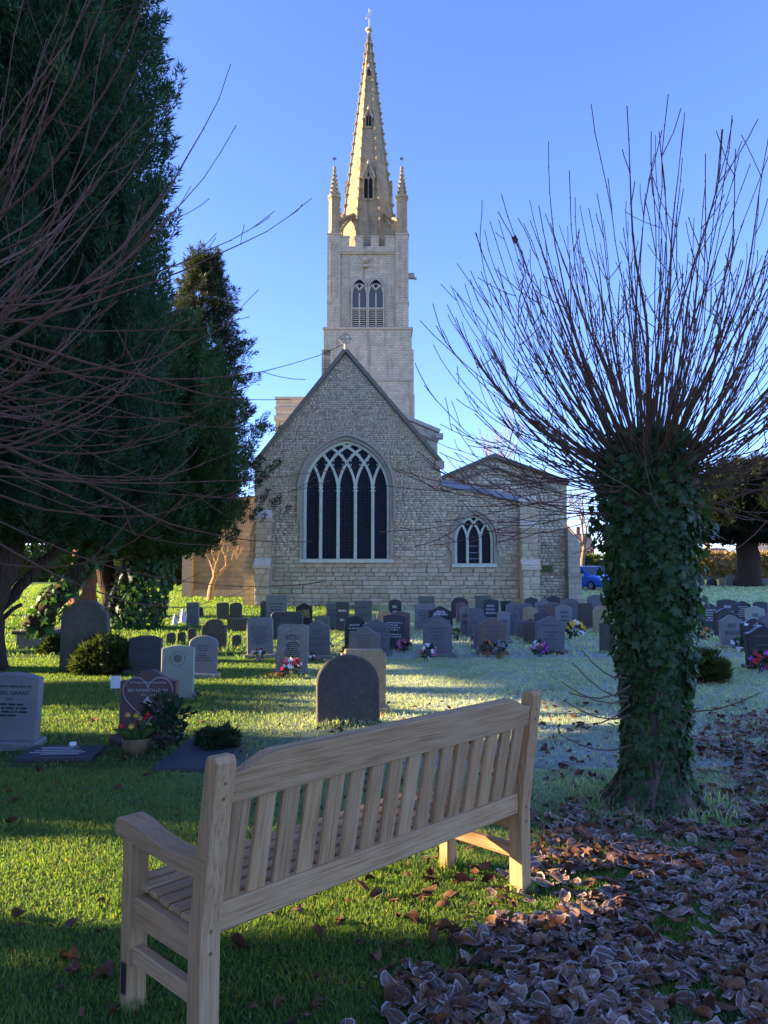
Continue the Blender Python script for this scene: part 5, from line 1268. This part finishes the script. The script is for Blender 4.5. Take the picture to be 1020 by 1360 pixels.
for i in range(34):
    a = random.uniform(0, 6.28); q = Vector((.06 * math.cos(a), .05 * math.sin(a), .11)); d = Vector((math.cos(a) * .7, math.sin(a) * .7, 1.4)).normalized(); l = random.uniform(.12, .22); w = Vector((-math.sin(a), math.cos(a), 0)) * .016; mid_ = q + d * l * .6; tip_ = mid_ + Vector((math.cos(a), math.sin(a), -.1)) * l * .4
    m.add([q - w * .5, q + w * .5, mid_ + w, tip_, mid_ - w], [(0, 1, 2, 3, 4)])
m.build('leaves', m_flat('tulip_leaves', (.075, .13, .03), .55, var=.4), tp)
for i, e in enumerate(fl): m = MB(); tulip(m, e, .055, .026); m.build('tulip', fcol([RED, YEL, YEL, RED, (.55, .32, .08), RED, YEL, (.5, .3, .1), RED][i]), tp)
m = MB(); r_ = empty('evergreen_plant', g_ + Vector((.22, .05, 0)), 0, 'dark leafy evergreen spray leaning on the maroon headstone', 'plant')
for c_ in ((0, .0, .30), (.05, 0, .2), (-.06, .02, .36), (.1, .02, .3), (.02, 0, .12)): leaves(m, c_, .13, 55, .07)
m.build('foliage', M_GRN, r_); m = MB(); m.tube([(0, 0, -.02), (.01, .0, .2), (0, .0, .35)], .01, 5); m.build('stem', M_YEWBARK, r_)
# clipped plant on the ledger, shrubs
def shrub(loc, rx, h, label, mat, n=120, per=60, ln=.07, wd=.03, seed=3, name='shrub'):
    e = empty(name, loc, 0, label, 'shrub'); g2 = np.random.default_rng(seed); d = g2.normal(0, 1, (n, 3)); d[:, 2] = np.abs(d[:, 2]); d /= np.linalg.norm(d, axis=1, keepdims=True)
    r_ = g2.random(n) ** .4; C_ = d * np.array([rx, rx * .8, h]) * r_[:, None] * .8; C_[:, 2] += .03; V, tn = sprays(C_, d * .6 + np.array([0, 0, .5]), np.full(n, h * .3), np.full(n, rx * .22), per, ln, wd, seed)
    me = np_mesh('foliage', V, np.arange(len(V)).reshape(-1, 3), mat, {'tone': tn}); mobj('foliage', me, e); m = MB()
    for i in range(5): m.tube([(0, 0, -.02), tuple(C_[i * 7] * .5), tuple(C_[i * 7])], [.015, .01, .005], 5)
    m.build('stem', M_YEWBARK, e)
M_SHRUB = m_needles('shrub_leaves', (.018, .030, .008), (.060, .075, .018))
shrub(gnd(282, 1006) + Vector((.02, .12, .03)), .22, .17, 'small dark green plant growing on the slate ledger', m_needles('box_leaves', (.012, .03, .012), (.035, .065, .025)), 90, 50, .045, .022, 5)
shrub(gnd(132, 893) + Vector((.1, -.1, 0)), .46, .50, 'bushy olive shrub in front of the tall weathered headstone', M_SHRUB, 260, 70, .10, .035, 6)
shrub(gnd(938, 905), .34, .38, 'frosted straggly shrub on the lawn right of the ivy trunk', M_SHRUB, 150, 60, .09, .02, 7)
shrub(gnd(70, 868), .22, .30, 'small leafy sapling beside the chest tomb', M_SHRUB, 60, 30, .09, .05, 8)
M_DEADLEAF = m_flat('dead_brown_leaves', (.115, .050, .026), .85, .2, var=.6, scale=40)
def leaf_heap(px, py, R_, label, n=120):
    g_ = gnd(px, py); m = MB(); leaves(m, (0, 0, .0), R_, n, .07); m.v = [(x, y * .6, abs(z) * .3) for x, y, z in m.v]; o = m.build('leaf_heap', M_DEADLEAF, None, loc=g_); prop(o, label, 'leaves')
leaf_heap(368, 899, .16, 'heap of russet leaves before the black-lettered headstone'); leaf_heap(940, 908, .3, 'brown leaf heap under the straggly shrub'); leaf_heap(735, 869, .22, 'brown leaves along the plinth by the purple flowers')

# ================================================================== car, houses
def car(px, py, Yaw, col, label, L=4.2, W_=1.75, H_=1.62):
    g_ = gnd(px, py); r_ = empty('car', g_, Yaw, label, 'car'); paint = m_flat('car_paint', col, .25, .6, var=.03)
    # side profile (y along the car, nose at -y): lower body and cabin
    st = [(-L / 2, .30, .62, .78), (-L / 2 + .12, .22, .80, .86), (-L * .36, .2, .95, .97), (-L * .26, .2, 1.02, 1.0), (L * .1, .2, 1.04, 1.0), (L * .38, .2, 1.06, .98), (L / 2 - .1, .25, 1.0, .92), (L / 2, .35, .85, .82)]
    vs = []; 
    for (y, zb, zt, k_) in st:
        w = W_ / 2 * k_; vs += [(-w * .92, y, zb), (-w, y, zb + .2), (-w, y, zt - .15), (-w * .9, y, zt), (w * .9, y, zt), (w, y, zt - .15), (w, y, zb + .2), (w * .92, y, zb)]
    n = 8; fs = [(i * n + k_, i * n + (k_ + 1) % n, (i + 1) * n + (k_ + 1) % n, (i + 1) * n + k_) for i in range(len(st) - 1) for k_ in range(n)] + [tuple(range(n)), tuple((len(st) - 1) * n + k_ for k_ in range(n))]
    m = MB(); m.add(vs, fs); m.build('body', paint, r_, smooth=False, fix=True)
    cab = [(-L * .24, 1.0, W_ * .46), (-L * .06, H_ - .03, W_ * .37), (L * .28, H_, W_ * .37), (L * .44, 1.02, W_ * .45)]; vs = []
    for y, z, w in cab: vs += [(-w, y, z), (w, y, z)]
    vs += [(-W_ * .46, cab[0][0], .99), (W_ * .46, cab[0][0], .99), (-W_ * .45, cab[-1][0], .99), (W_ * .45, cab[-1][0], .99)]
    m = MB(); m.add(vs, [(0, 1, 3, 2), (2, 3, 5, 4), (4, 5, 7, 6), (0, 2, 4, 6), (1, 7, 5, 3)]); m.build('cabin', paint, r_, fix=True)
    gl = m_flat('car_glass', (.02, .03, .045), .08, .6, var=.05)
    m = MB(); f = lambda a, b, t: Vector(a).lerp(Vector(b), t)
    a, b, c_, d_ = Vector(vs[0]), Vector(vs[1]), Vector(vs[3]), Vector(vs[2]); o_ = Vector((0, -.012, .012)); cc = (a + b + c_ + d_) / 4; m.add([cc + (q - cc) * .88 + o_ for q in (a, b, c_, d_)], [(0, 1, 2, 3)]); m.build('windscreen', gl, r_)
    for sg in (-1, 1):
        m = MB(); q = [Vector((sg * (w + .012), y, z)) for y, z, w in cab]; cc = sum(q, Vector()) / 4; m.add([cc + (k_ - cc) * .84 + Vector((sg * .012, 0, 0)) for k_ in q], [(0, 1, 2, 3)]); m.build('side_window', gl, r_)
        m = MB(); m.box((sg * W_ * .34, -L / 2 + .08, .72), (.36, .16, .16), None, .5, .05); m.build('headlight', m_flat('lamp_glass', (.65, .68, .72), .15, .6), r_)
        m = MB(); m.box((sg * (W_ * .5 + .06), -L * .17, 1.06), (.18, .1, .14), None, .5, .03); m.build('wing_mirror', paint, r_)
        for yy in (-L * .31, L * .31):
            m = MB(); m.tube([(sg * (W_ / 2 - .2), yy, .31), (sg * (W_ / 2 + .01), yy, .31)], .31, 16); wh = m.build('wheel', M_DARK, r_); m = MB(); m.tube([(sg * (W_ / 2), yy, .31), (sg * (W_ / 2 + .02), yy, .31)], .2, 14); m.build('rim', M_LEAD, wh)
    m = MB(); m.box((0, -L / 2 - .01, .5), (.52, .03, .12)); m.build('number_plate', m_flat('plate_white', (.7, .7, .68), .5), r_); m = MB(); m.box((0, -L / 2 + .03, .36), (W_ * .6, .1, .12)); m.build('grille', M_DARK, r_)
car(778, 783, .55, (.02, .12, .52), 'bright blue car parked beyond the corner of the church')
car(795, 779.5, .5, (.04, .055, .09), 'dark blue car parked behind the bright blue one')
def house(x, y, w, d, eave, ridge, brick, roof, label, yaw=0, wins=()):
    r_ = empty('house', (x, y, 0), yaw, label, 'house'); m = MB(); m.add([(-w / 2, 0, 0), (w / 2, 0, 0), (w / 2, d, 0), (-w / 2, d, 0), (-w / 2, 0, eave), (w / 2, 0, eave), (w / 2, d, eave), (-w / 2, d, eave), (-w / 2, d / 2, ridge), (w / 2, d / 2, ridge)],
        [(0, 1, 5, 4), (1, 2, 6, 9, 5), (2, 3, 7, 6), (3, 0, 4, 8, 7)]); m.build('wall', brick, r_)
    m = MB(); e = .3; s_ = (ridge - eave) / (d / 2)
    m.add([(-w / 2 - e, -e, eave - e * s_ + .05), (w / 2 + e, -e, eave - e * s_ + .05), (w / 2 + e, d / 2, ridge + .05), (-w / 2 - e, d / 2, ridge + .05), (w / 2 + e, d + e, eave - e * s_ + .05), (-w / 2 - e, d + e, eave - e * s_ + .05)], [(0, 1, 2, 3), (3, 2, 4, 5)]); ro = m.build('roof', roof, r_)
    m = MB(); m.box((w * .3, d / 2, ridge + .5), (.6, .6, 1.5)); m.build('chimney', brick, ro)
    for (wx, wz, ww, wh) in wins:
        m = MB(); m.box((wx, -.03, wz), (ww, .1, wh)); f_ = m.build('window', M_TXT_W, r_)
        for sg in (-1, 1): m = MB(); m.box((wx + sg * ww * .24, -.09, wz), (ww * .40, .02, wh * .82)); m.build('pane', M_GLASS, f_)
BR1 = m_ashlar('brown_brick', (.16, .10, .075), (.20, .13, .09), .45, .15); BR2 = m_ashlar('orange_brick', (.42, .17, .08), (.50, .22, .10), .45, .15)
h0 = at(770, 760, 130); house(h0.x - 2, 130, 9, 7, 4.6, 7.2, BR1, M_SLATE, 'brown brick house with grey slate roof beyond the blue car', 0, [(1.7, 4.0, .9, 1.1), (3.2, 3.6, 1.1, 1.5), (0, 4, 1, 1.1)])
h0 = at(796, 760, 120); house(h0.x + 3.8, 118, 7, 8, 4.8, 7.4, BR2, m_flat('red_tiles', (.30, .10, .06), .8, var=.3), 'orange brick house catching the sun beyond the parked cars', -.75, [(-1.5, 3.6, 1.1, 1.2), (1.5, 3.6, 1.1, 1.2)])
h0 = at(925, 760, 125); house(h0.x, 125, 14, 8, 2.6, 4.6, BR2, m_flat('brown_tiles', (.22, .12, .08), .8, var=.3), 'low brick house behind the far hedge', .1, [(-4, 1.6, 1.6, 1.1), (0, 1.6, 1.6, 1.1), (4, 1.6, 1.6, 1.1)])
h0 = at(1016, 760, 118); house(h0.x + 2, 118, 6, 8, 3.5, 5.6, BR2, M_SLATE, 'brick house just right of the far dark yew', -.6, [(-1, 2.2, 1.2, 1.2), (1.4, 2.2, 1.2, 1.2)])

# ================================================================== bench
def m_oak():
    t = NT('weathered_oak'); c = t.coord('Object', (1.0, 1, 1)); rd = t.rnd()
    off = t.node('CombineXYZ'); t.inp(off.inputs[0], t.math('MULTIPLY', rd, 37.0)); t.inp(off.inputs[1], t.math('MULTIPLY', rd, 11.0)); t.inp(off.inputs[2], t.math('MULTIPLY', rd, 23.0))
    va = t.node('VectorMath', operation='ADD'); t.l.new(c, va.inputs[0]); t.l.new(off.outputs[0], va.inputs[1])
    mp = t.node('Mapping'); t.l.new(va.outputs[0], mp.inputs[0]); mp.inputs['Scale'].default_value = (2.2, 34, 34)
    g1 = t.noise(mp.outputs[0], 1.6, 6, .65); mp2 = t.node('Mapping'); t.l.new(va.outputs[0], mp2.inputs[0]); mp2.inputs['Scale'].default_value = (2.5, 120, 120); g2 = t.noise(mp2.outputs[0], 1.3, 4, .6)
    big = t.noise(va.outputs[0], 2.2, 3)
    col = t.ramp(g1, [(.25, (.35, .18, .072)), (.5, (.48, .275, .122)), (.75, (.56, .35, .175))])
    col = t.mix(t.math('MULTIPLY', t.smooth(g2, .50, .62), .62), col, (.24, .115, .045))
    col = t.mix(t.math('MULTIPLY', t.smooth(big, .45, .7), .4), col, (.52, .34, .18))
    col = t.mix(1.0, col, t.math('MULTIPLY_ADD', rd, .28, .86), 'MULTIPLY')
    t.bump(t.math('ADD', g1, g2), .35, .006); return t.done(col, .72, .25)
M_OAK = m_oak()
B_NF = gnd(176, 1338); B_FF = gnd(595, 1153); B_FB = gnd(693, 1186)
U = (B_FF - B_NF); BL = U.length; U.normalize(); Wd = Vector((U.y, -U.x, 0))     # Wd points from the seat front to the back
BD = .46
bench = empty('bench', B_NF, math.atan2(U.y, U.x), 'new oak garden bench with slatted back, standing on leaf-strewn grass', 'bench')
# bench frame: x along length, y toward seat front (+), back at y = -BD
def plank(name, a, b, w, h, bev=.006, up=(0, 0, 1), parent=None):
    """timber from a to b as an object whose own x runs with the grain"""
    a, b = Vector(a), Vector(b); x = (b - a).normalized(); z = Vector(up); y = z.cross(x).normalized(); z = x.cross(y)
    m = MB(); m.box((0, 0, 0), ((b - a).length, w, h), None, .5, bev); o = m.build(name, M_OAK, parent or bench)
    o.matrix_local = Matrix.Translation((a + b) / 2) @ Matrix((x, y, z)).transposed().to_4x4(); return o
HB = 1.0; RK = -.085
def poly_plank(name, pts, w, parent=None):
    """pts: side outline (l, t) with grain along l; extruded w; returns object in its own frame"""
    m = MB(); m.prism(pts, -w / 2, w / 2); me = m.mesh(name, M_OAK); bm = bmesh.new(); bm.from_mesh(me); bmesh.ops.recalc_face_normals(bm, faces=bm.faces[:]); bmesh.ops.bevel(bm, geom=bm.edges[:], offset=.006, segments=2, affect='EDGES', profile=.7); bm.to_mesh(me); bm.free()
    return mobj(name, me, parent or bench)
PW = .075
for xe in (0.0, BL):
    # back post: upright to the seat, raked above; outline in (height, depth)
    pts = [(0, -.035), (0, .04), (.42, .04), (.70, .0 - .002), (HB - .02, RK + .040), (HB, RK + .025), (HB, RK - .015), (HB - .02, RK - .03), (.72, -.075), (.42, -.035)]
    o = poly_plank('back_post', pts, PW); o.matrix_local = Matrix(((0, 1, 0, xe), (0, 0, 1, -BD), (1, 0, 0, 0), (0, 0, 0, 1)))
    # local x = height, y = -bench x, z = bench y
    o.matrix_local = Matrix(((0, 1, 0, xe), (0, 0, 1, -BD), (1, 0, 0, -.01), (0, 0, 0, 1)))
    plank('front_leg', (xe, 0, -.01), (xe, 0, .615), PW, .065, .007, (0, 1, 0))
    # arm: scrolled front, dished middle, rising to the post
    arm = [(.075, .605), (.085, .635), (.07, .668), (.03, .680), (-.05, .672), (-.16, .652), (-.27, .640), (-.38, .645), (-.505, .66), (-.505, .60), (-.38, .585), (-.2, .595), (.0, .605)]
    o = poly_plank('arm', [(p[0], p[1] - .62) for p in arm], .088); o.matrix_local = Matrix(((0, 1, 0, xe), (1, 0, 0, 0), (0, 0, 1, .62), (0, 0, 0, 1)))
    plank('side_rail', (xe, -BD, .355), (xe, 0, .355), .045, .10); plank('stretcher', (xe, -BD, .20), (xe, 0, .20), .045, .06)
# top rail with stepped-down ends, follows the rake
c0 = .075 / 2; L2 = BL - .075
tr = [(0, -.055), (L2, -.055), (L2, .045), (L2 - .05, .047), (L2 - .13, .085), (L2 - .16, .09), (.16, .09), (.13, .085), (.05, .047), (0, .045)]
o = poly_plank('top_rail', [(p[0] - L2 / 2, p[1]) for p in tr], .048); rk = math.atan(.30)
zt_ = HB - .115; yt_ = -BD + RK * (zt_ - .45) / (HB - .45) - .0
o.matrix_local = Matrix.Translation((BL / 2, yt_, zt_)) @ Matrix.Rotation(.15, 4, 'X')
zb_ = .445; plank('back_rail', (c0, -BD + .0, zb_), (BL - c0, -BD + .0, zb_), .042, .095)
NS = 16
for i in range(NS):
    x = c0 + .055 + (L2 - .11) * i / (NS - 1); plank('back_slat', (x, -BD + .004, zb_ + .04), (x, yt_ + .004, zt_ - .05), .076, .020, .004, (0, 1, 0))
plank('front_rail', (c0, 0.005, .365), (BL - c0, 0.005, .365), .032, .09)
for i in range(6):
    y = .03 - .072 * i; plank('seat_slat', (c0 * .2 if i else c0, y, .432 - .004 * i), (BL - c0 * .2 if i else BL - c0, y, .432 - .004 * i), .062, .022, .005)
M_PEG = m_flat('oak_peg', (.20, .105, .045), .7)
for xe in (0.0, BL):                                    # pegged joints
    for dz, dy in ((zt_ + .02, yt_ - .036), (zt_ - .03, yt_ - .029), (zb_ + .02, -BD - .036), (zb_ - .02, -BD - .036), (.355, -BD - .036)):
        m = MB(); m.tube([(xe, dy - .003, dz), (xe, dy + .03, dz)], .006, 10); m.build('peg', M_PEG, bench)
m = MB(); m.box((0, 0, 0), (.03, .004, .11), None, .5, .002)
for i in range(3): m.tube([(0, -.006, -.04 + i * .035), (0, .004, -.04 + i * .035)], .005, 8)
o = m.build('fixing_bracket', m_flat('black_steel', (.02, .02, .022), .5, .5), bench); o.location = (-PW / 2 - .005, -.005, .12); o.rotation_euler = (0, 0, -math.pi / 2)

# ================================================================== grass
def m_grass():
    t = NT('grass_blades'); tn = t.attr('tone'); fr = t.attr('frost'); ht = t.attr('tip')
    c = t.ramp(tn, [(0, (.046, .125, .045)), (.5, (.105, .24, .068)), (.85, (.17, .235, .050)), (1, (.33, .28, .10))])
    c = t.mix(t.math('MULTIPLY', ht, .45), c, (.24, .30, .06))  # yellower tips as in real grass, lightened further to look sunlit
    c = t.mix(t.math('MULTIPLY', fr, .92), c, (.78, .84, .75)); t.leafy(c, t.mix(1.0, c, (2.0, 1.8, .5), 'MULTIPLY'), .55, .3, .48); return t.m
M_GRASS = m_grass()
def grass(name, n, ya, yb, hgt, wid, seed, pw=1.0, xy=None, pad=2.2):
    g_ = np.random.default_rng(seed); y = ya + (yb - ya) * g_.random(n) ** pw; x = (g_.random(n) * 2 - 1) * (y * .56 + pad)
    if xy is not None: x, y = xy; n = len(x)
    clump = .5 + .5 * np.sin(x * 7 + 2 * np.sin(y * 5)) * np.sin(y * 8 + 1.5 * np.sin(x * 4)); h = hgt * (.45 + .6 * g_.random(n)) * (.65 + .5 * clump)
    a = g_.random(n) * 2 * np.pi; w = wid * (.6 + .8 * g_.random(n)); b_ = np.stack([x, y, np.full(n, -.003)], 1); lean = np.stack([g_.normal(0, .55, n), g_.normal(0, .55, n), np.zeros(n)], 1)
    s_ = np.stack([np.cos(a), np.sin(a), np.zeros(n)], 1); mid_ = b_ + lean * (h * .35)[:, None] + np.array([0, 0, 1.]) * (h * .6)[:, None]; tip_ = b_ + lean * h[:, None] + np.array([0, 0, 1.]) * (h * (1 - .25 * np.linalg.norm(lean, axis=1)).clip(.2))[:, None]
    V = np.empty((n, 5, 3)); V[:, 0] = b_ - s_ * w[:, None] / 2; V[:, 1] = b_ + s_ * w[:, None] / 2; V[:, 2] = mid_ + s_ * w[:, None] * .35; V[:, 3] = mid_ - s_ * w[:, None] * .35; V[:, 4] = tip_
    base = np.arange(n)[:, None] * 5; Fc = np.concatenate([base + np.array([[0, 1, 2]]), base + np.array([[0, 2, 3]]), base + np.array([[3, 2, 4]])])
    tn = np.clip(g_.normal(.5, .22, n) + .12 * (clump - .5) + (g_.random(n) > .95) * .5, 0, 1); fr = frost_np(x, y) * (.35 + .75 * g_.random(n))
    tipf = np.tile(np.array([0, 0, .55, .55, 1.]), n); fr5 = np.clip(np.repeat(fr, 5) * (.3 + .9 * tipf), 0, 1)
    me = np_mesh(name, V.reshape(-1, 3), Fc, M_GRASS, {'tone': np.repeat(tn, 5), 'frost': fr5, 'tip': tipf}); o = mobj(name, me); prop(o, 'short grass blades of the churchyard lawn, frosted to the right', 'grass', None, 'stuff')
grass('grass', 150000, 2.2, 6.2, .040, .0042, 1, .85, pad=.25)
grass('grass', 90000, 1.0, 6.2, .040, .006, 21, .85, pad=2.2)
grass('grass', 150000, 6.2, 13.5, .052, .008, 2, .7)
grass('grass', 110000, 13.5, 34, .095, .022, 3, .75)
grass('grass', 60000, 34, 66, .15, .055, 4, .9)

def tufts():
    g_ = np.random.default_rng(9); X, Y = [], []
    for (x, y, w, a) in TUFT:
        if y > 22: continue
        n = int(w * (420 if y < 12 else 200)); u = (g_.random(n) - .5) * (w + .16); v = np.where(g_.random(n) < .8, -1, 1) * (.09 + .07 * g_.random(n)); X.append(x + u * math.cos(a) - v * math.sin(a)); Y.append(y + u * math.sin(a) + v * math.cos(a))
    for (p, r_, n) in ((PB, .42, 900), (B_NF, .05, 60), (B_FF, .05, 60), (B_FB, .05, 60)):
        a = g_.random(n) * 6.283; rr = r_ * (1 + .25 * g_.normal(0, 1, n)); X.append(p.x + rr * np.cos(a)); Y.append(p.y + rr * np.sin(a))
    return np.concatenate(X), np.concatenate(Y)
grass('grass', 0, 0, 0, .115, .0085, 12, xy=tufts())

# ================================================================== fallen leaves
def m_litter():
    t = NT('frosted_dead_leaf'); lu = t.attr('lu'); lv = t.attr('lv'); tn = t.attr('tone'); rd = t.rnd(); rim = t.attr('rim'); fr = t.attr('frost')
    k_ = t.math('FRACT', t.math('ADD', t.math('MULTIPLY', rd, 3.7), tn))
    c = t.ramp(k_, [(0, (.075, .024, .009)), (.4, (.145, .050, .018)), (.75, (.21, .083, .028)), (1, (.28, .13, .048))])
    c = t.mix(1.0, c, t.math('MULTIPLY_ADD', fr, .45, .55), 'MULTIPLY')
    v = t.math('ABSOLUTE', lu); st = t.math('FRACT', t.math('MULTIPLY', t.math('SUBTRACT', lv, t.math('MULTIPLY', v, .7)), 7.0)); st = t.smooth(t.math('ABSOLUTE', t.math('SUBTRACT', st, .5)), .30, .47)
    nz = t.noise(t.coord(), 40, 3); f = t.math('MAXIMUM', t.math('MULTIPLY', st, .8), t.smooth(rim, .72, .95)); f = t.math('MAXIMUM', f, t.math('SUBTRACT', 1.0, t.smooth(v, .02, .09))); f = t.math('MAXIMUM', f, t.smooth(t.math('ADD', nz, t.math('MULTIPLY', k_, .2)), .68, .85))
    up = t.node('NewGeometry'); sp = t.node('SeparateXYZ'); t.l.new(up.outputs['Normal'], sp.inputs[0]); bf = up.outputs['Backfacing']
    f = t.math('MULTIPLY', f, t.smooth(t.math('ABSOLUTE', sp.outputs[2]), .15, .8)); f = t.math('MULTIPLY', f, fr); f = t.math('MULTIPLY', f, t.smooth(t.math('FRACT', t.math('ADD', t.math('MULTIPLY', rd, 7.3), t.math('MULTIPLY', tn, 5.1))), .0, .7))
    c = t.mix(t.math('MULTIPLY', f, .78), c, (.60, .52, .46)); t.bump(st, .4, .01); return t.done(c, .75, .25)
M_LIT = m_litter()
random.seed(99)
LV = []
for i in range(24):                                     # lightly curled lime leaves: 5 x 4 grid folded and rolled
    nu, nv = 5, 5; V = []; lu = []; lv = []; rim = []; roll = random.uniform(.15, 1.5) * random.choice([-1, 1]); fold = random.uniform(0, .45); bend = random.uniform(-.9, .9); tw = random.uniform(-.6, .6)
    if i >= 16: roll = random.uniform(1.8, 3.2) * random.choice([-1, 1]); fold = random.uniform(.2, 1.0); bend = random.uniform(-2.2, 2.2)      # crumpled
    for j in range(nv):
        v = j / (nv - 1); hw = .38 * math.sin(math.pi * (.1 + .87 * v) ** .72) ** .8 + .01
        for k_ in range(nu):
            u = -1 + 2 * k_ / (nu - 1); x = u * hw; y = v - .5; a = u * hw * roll * 1.6 + tw * (v - .5)
            X = math.sin(a) / (roll * 1.6) if abs(roll) > .3 else x; Z = (1 - math.cos(a)) / (abs(roll) * 1.6) * (1 if roll > 0 else -1) + fold * abs(x) * .6
            yb_ = y * bend; Y_ = math.sin(yb_) / bend if abs(bend) > .1 else y; Z += (1 - math.cos(yb_)) / (bend if abs(bend) > .1 else 1) + random.gauss(0, .02)
            V.append((X + random.gauss(0, .012), Y_ + random.gauss(0, .012), Z)); lu.append(u); lv.append(v); rim.append(max(abs(u), abs(v * 2 - 1) ** 2))
    T_ = []
    for j in range(nv - 1):
        for k_ in range(nu - 1): a = j * nu + k_; T_ += [(a, a + 1, a + nu + 1), (a, a + nu + 1, a + nu)]
    V = np.array(V); V[:, 2] -= V[:, 2].mean(); LV.append((V, np.array(T_), np.array(lu), np.array(lv), np.array(rim)))
POLYD = [(470, 1362), (545, 1305), (600, 1275), (655, 1245), (700, 1200), (705, 1140), (740, 1085), (800, 1078), (860, 1090), (940, 1075), (955, 1035), (925, 1000), (935, 960), (1040, 945), (1500, 900), (1900, 1500), (470, 1500)]
def project(x, y):
    v = Vector((x, y, -CAM_H)); fz = v.y * CP + v.z * SP; uy = -v.y * SP + v.z * CP; return 510 + F * v.x / fz, 680 - F * uy / fz
items = []
def scatter(n, fn):
    k_ = 0
    while k_ < n:
        x, y = fn(); q = project(x, y)
        items.append((x, y, q)); k_ += 1
cand = []
while len(cand) < 11500:
    y = random.uniform(1.5, 8.5); x = random.uniform(-.2, y * .56 + 1.6); q = project(x, y)
    if not poly_in(q[0] + random.gauss(0, 26), q[1] + random.gauss(0, 16), POLYD): continue
    dens = 1.0 if q[1] > 1150 else (.75 if q[1] > 1060 else .45)
    w = math.sin(x * 5 + 1.3 * math.sin(y * 4)) * math.sin(y * 6 + math.sin(x * 3)); dens *= (.12 if w > .5 else 1)
    if (Vector((x, y, 0)) - PB).length < .34: continue
    if random.random() < dens: cand.append((x, y, 1.0))
while len(cand) < 11500 + 1300:                           # loose ones over the grass
    y = 2.2 + 7 * random.random() ** 1.5; x = random.uniform(-y * .54, y * .54); 
    if random.random() < (.18 + .75 * max(0, min(1, (x + 1.2) / 2))): cand.append((x, y, .0))
Vs, Ts, U_, L_, R_m, Tn, Fr = [], [], [], [], [], [], []; b = 0; fr_ = []
for i, (x, y, dn) in enumerate(cand):
    s_ = (random.uniform(.03, .065) if random.random() < .5 else random.uniform(.06, .115)) * (1 if dn else .85); z = random.uniform(.008, .03) if dn else random.uniform(.02, .04)
    M = Matrix.Rotation(random.uniform(0, 6.28), 3, 'Z') @ Matrix.Rotation(random.gauss(0, .26), 3, 'X') @ Matrix.Rotation(random.gauss(0, .26), 3, 'Y')
    if random.random() < .35: M = M @ Matrix.Rotation(math.pi, 3, 'X')
    k_ = random.randrange(16) if (dn and random.random() < .72) else random.randrange(16, 24); zmin = float((np.array(M)[2] @ LV[k_][0].T).min()) * s_; fr_.append((x, y, max(z, -zmin * .55), s_, M, k_, 1.0 if dn else (.9 if x > .6 else .15)))
big = sorted(range(len(fr_)), key=lambda i: -(fr_[i][3] / fr_[i][1] if -0.52 * fr_[i][1] < fr_[i][0] < .52 * fr_[i][1] and fr_[i][1] > 2.45 else 0)); bigset = set(big[:300])
LM = [np_mesh('fallen_leaf', V, T_, M_LIT, {'lu': lu, 'lv': lv, 'rim': rm, 'tone': np.full(len(V), i / 24), 'frost': np.ones(len(V))}) for i, (V, T_, lu, lv, rm) in enumerate(LV)]
LM2 = [np_mesh('fallen_leaf', V, T_, M_LIT, {'lu': lu, 'lv': lv, 'rim': rm, 'tone': np.full(len(V), i / 24), 'frost': np.full(len(V), .12)}) for i, (V, T_, lu, lv, rm) in enumerate(LV)]
for i, (x, y, z, s_, M, k_, fr) in enumerate(fr_):
    if i in bigset:
        o = mobj('fallen_leaf', (LM if fr > .5 else LM2)[k_]); o.matrix_world = Matrix.Translation((x, y, z)) @ M.to_4x4() @ Matrix.Scale(s_, 4)
        if fr > .5: prop(o, 'curled brown lime leaf edged with frost in the drift under the pollard', 'leaf', 'frosted fallen leaves')
        else: prop(o, 'dry curled brown leaf lying on the grass around the bench', 'leaf', 'dry leaves around the bench')
    else:
        V, T_, lu, lv, rm = LV[k_]; Vs.append(V @ (np.array(M) * s_).T + np.array([x, y, z])); Ts.append(T_ + b); b += len(V); U_.append(lu); L_.append(lv); R_m.append(rm); Tn.append(np.full(len(V), random.random())); Fr.append(np.full(len(V), fr))
me = np_mesh('leaf_litter', np.concatenate(Vs), np.concatenate(Ts), M_LIT, {'lu': np.concatenate(U_), 'lv': np.concatenate(L_), 'rim': np.concatenate(R_m), 'tone': np.concatenate(Tn), 'frost': np.concatenate(Fr)})
prop(mobj('leaf_litter', me), 'drift of frosted brown leaves spread below the pollarded lime', 'leaves', None, 'stuff')
